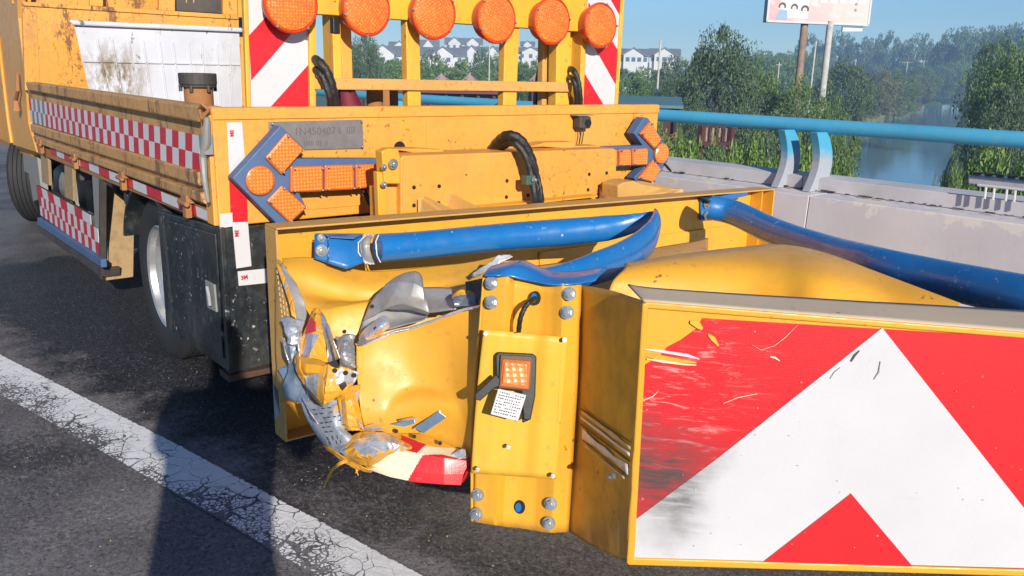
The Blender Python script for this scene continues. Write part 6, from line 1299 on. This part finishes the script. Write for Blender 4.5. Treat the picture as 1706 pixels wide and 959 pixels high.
# hydraulic-support foot and dark pieces under the rear corner
# ================================================================== PHOTOGRAPHER standing behind the lens (throws the shadow on the road)
def person():
    bx, by = -.30, -.40; f = Vector((.594, .764, 0)).normalized(); sd = Vector((f.y, -f.x, 0)); B = Vector((bx, by, 0))
    P = lambda fw, s_, z: B+f*fw+sd*s_+Vector((0, 0, z))
    V = []; E = []; Rr = []
    def add(p, r_, par=None):
        V.append(p); Rr.append(r_)
        if par is not None: E.append((par, len(V)-1))
        return len(V)-1
    pel = add(P(0, 0, .93), (.17, .12)); ab = add(P(.0, 0, 1.10), (.155, .11), pel); ch = add(P(0, 0, 1.32), (.19, .12), ab); nk = add(P(0, 0, 1.46), (.07, .07), ch); hd = add(P(.02, 0, 1.56), (.085, .095), nk); h2 = add(P(.03, 0, 1.66), (.09, .105), hd); add(P(.02, 0, 1.73), (.06, .07), h2)
    for q in (-1, 1):
        hp = add(P(0, q*.10, .85), (.10, .10), pel); kn = add(P(.02, q*.13, .48), (.065, .065), hp); an = add(P(-.02, q*.15, .10), (.045, .045), kn); ft = add(P(.05, q*.16, .045), (.045, .035), an); add(P(.17, q*.17, .035), (.04, .028), ft)
        shd = add(P(0, q*.20, 1.40), (.075, .075), ch); el = add(P(.14, q*.26, 1.20), (.05, .05), shd); wr = add(P(.34, q*.10, 1.30), (.032, .028), el); hdn = add(P(.40, q*.075, 1.33), (.035, .02), wr)
        for k in range(4): a_ = add(P(.42, q*.06, 1.305+k*.02), (.009, .009), hdn); add(P(.435, q*.035, 1.305+k*.02), (.008, .008), a_)
    me = bpy.data.meshes.new('person'); me.from_pydata([v[:] for v in V], E, []); o = bpy.data.objects.new('person', me); COL.objects.link(o)
    me.materials.append(M['jacket']); md = o.modifiers.new('skin', 'SKIN')
    for i, r_ in enumerate(Rr): me.skin_vertices[0].data[i].radius = r_
    o.scale = (1, 1, 1.04); me.skin_vertices[0].data[0].use_root = True; sb = o.modifiers.new('sub', 'SUBSURF'); sb.levels = 2; sb.render_levels = 2
    tag(o, 'person in dark clothes standing behind the viewpoint and holding a phone', 'person')
    s = MB(); c = P(.445, 0, 1.34); s.prism([c-sd*.075-Vector((0, 0, .036)), c+sd*.075-Vector((0, 0, .036)), c+sd*.075+Vector((0, 0, .036)), c-sd*.075+Vector((0, 0, .036))], -f*.008); ph = s.build('phone', M['plastic'], None, bevel=.003); tag(ph, 'black phone held up in both hands of the standing person', 'phone')
if PERSON: person()
# grit thrown on the road
s = MB(); r = random.Random(11)
for i in range(260):
    x = r.uniform(.2, 1.3); y = r.uniform(1.3, 4.2); z = r.uniform(.001, .0032); c = Vector((x, y, z*.6)); b = len(s.v)
    for k in range(4): a_ = k*1.57+r.uniform(-.4, .4); s.v.append(c+Vector((math.cos(a_)*z, math.sin(a_)*z, -z*.4)))
    s.v.append(c+Vector((0, 0, z*.6)))
    for k in range(4): s.face((b+k, b+(k+1) % 4, b+4))
tag(s.build('road_grit', M['slotlight']), 'scattered pale grit and metal crumbs on the road below the wreck', 'grit', kind='stuff')
# ------------------------------------------------------------------ haze
bm_ = MB(); bm_.box((-380, -380, -10.5), (560, 620, 42)); me = bm_
HAZE = .0011
HZ = NT('haze_air'); HZ.t.nodes.remove(HZ.b); hv = HZ.n('ShaderNodeVolumePrincipled'); hv.inputs['Color'].default_value = (.42, .70, 1, 1); hv.inputs['Density'].default_value = HAZE; hv.inputs['Anisotropy'].default_value = .0
HZ.l(hv.outputs[0], HZ.t.nodes['Material Output'].inputs['Volume'])
hz = bm_.build('haze', HZ.m); tag(hz, 'thin blue morning haze over the whole river plain', 'haze', kind='stuff')
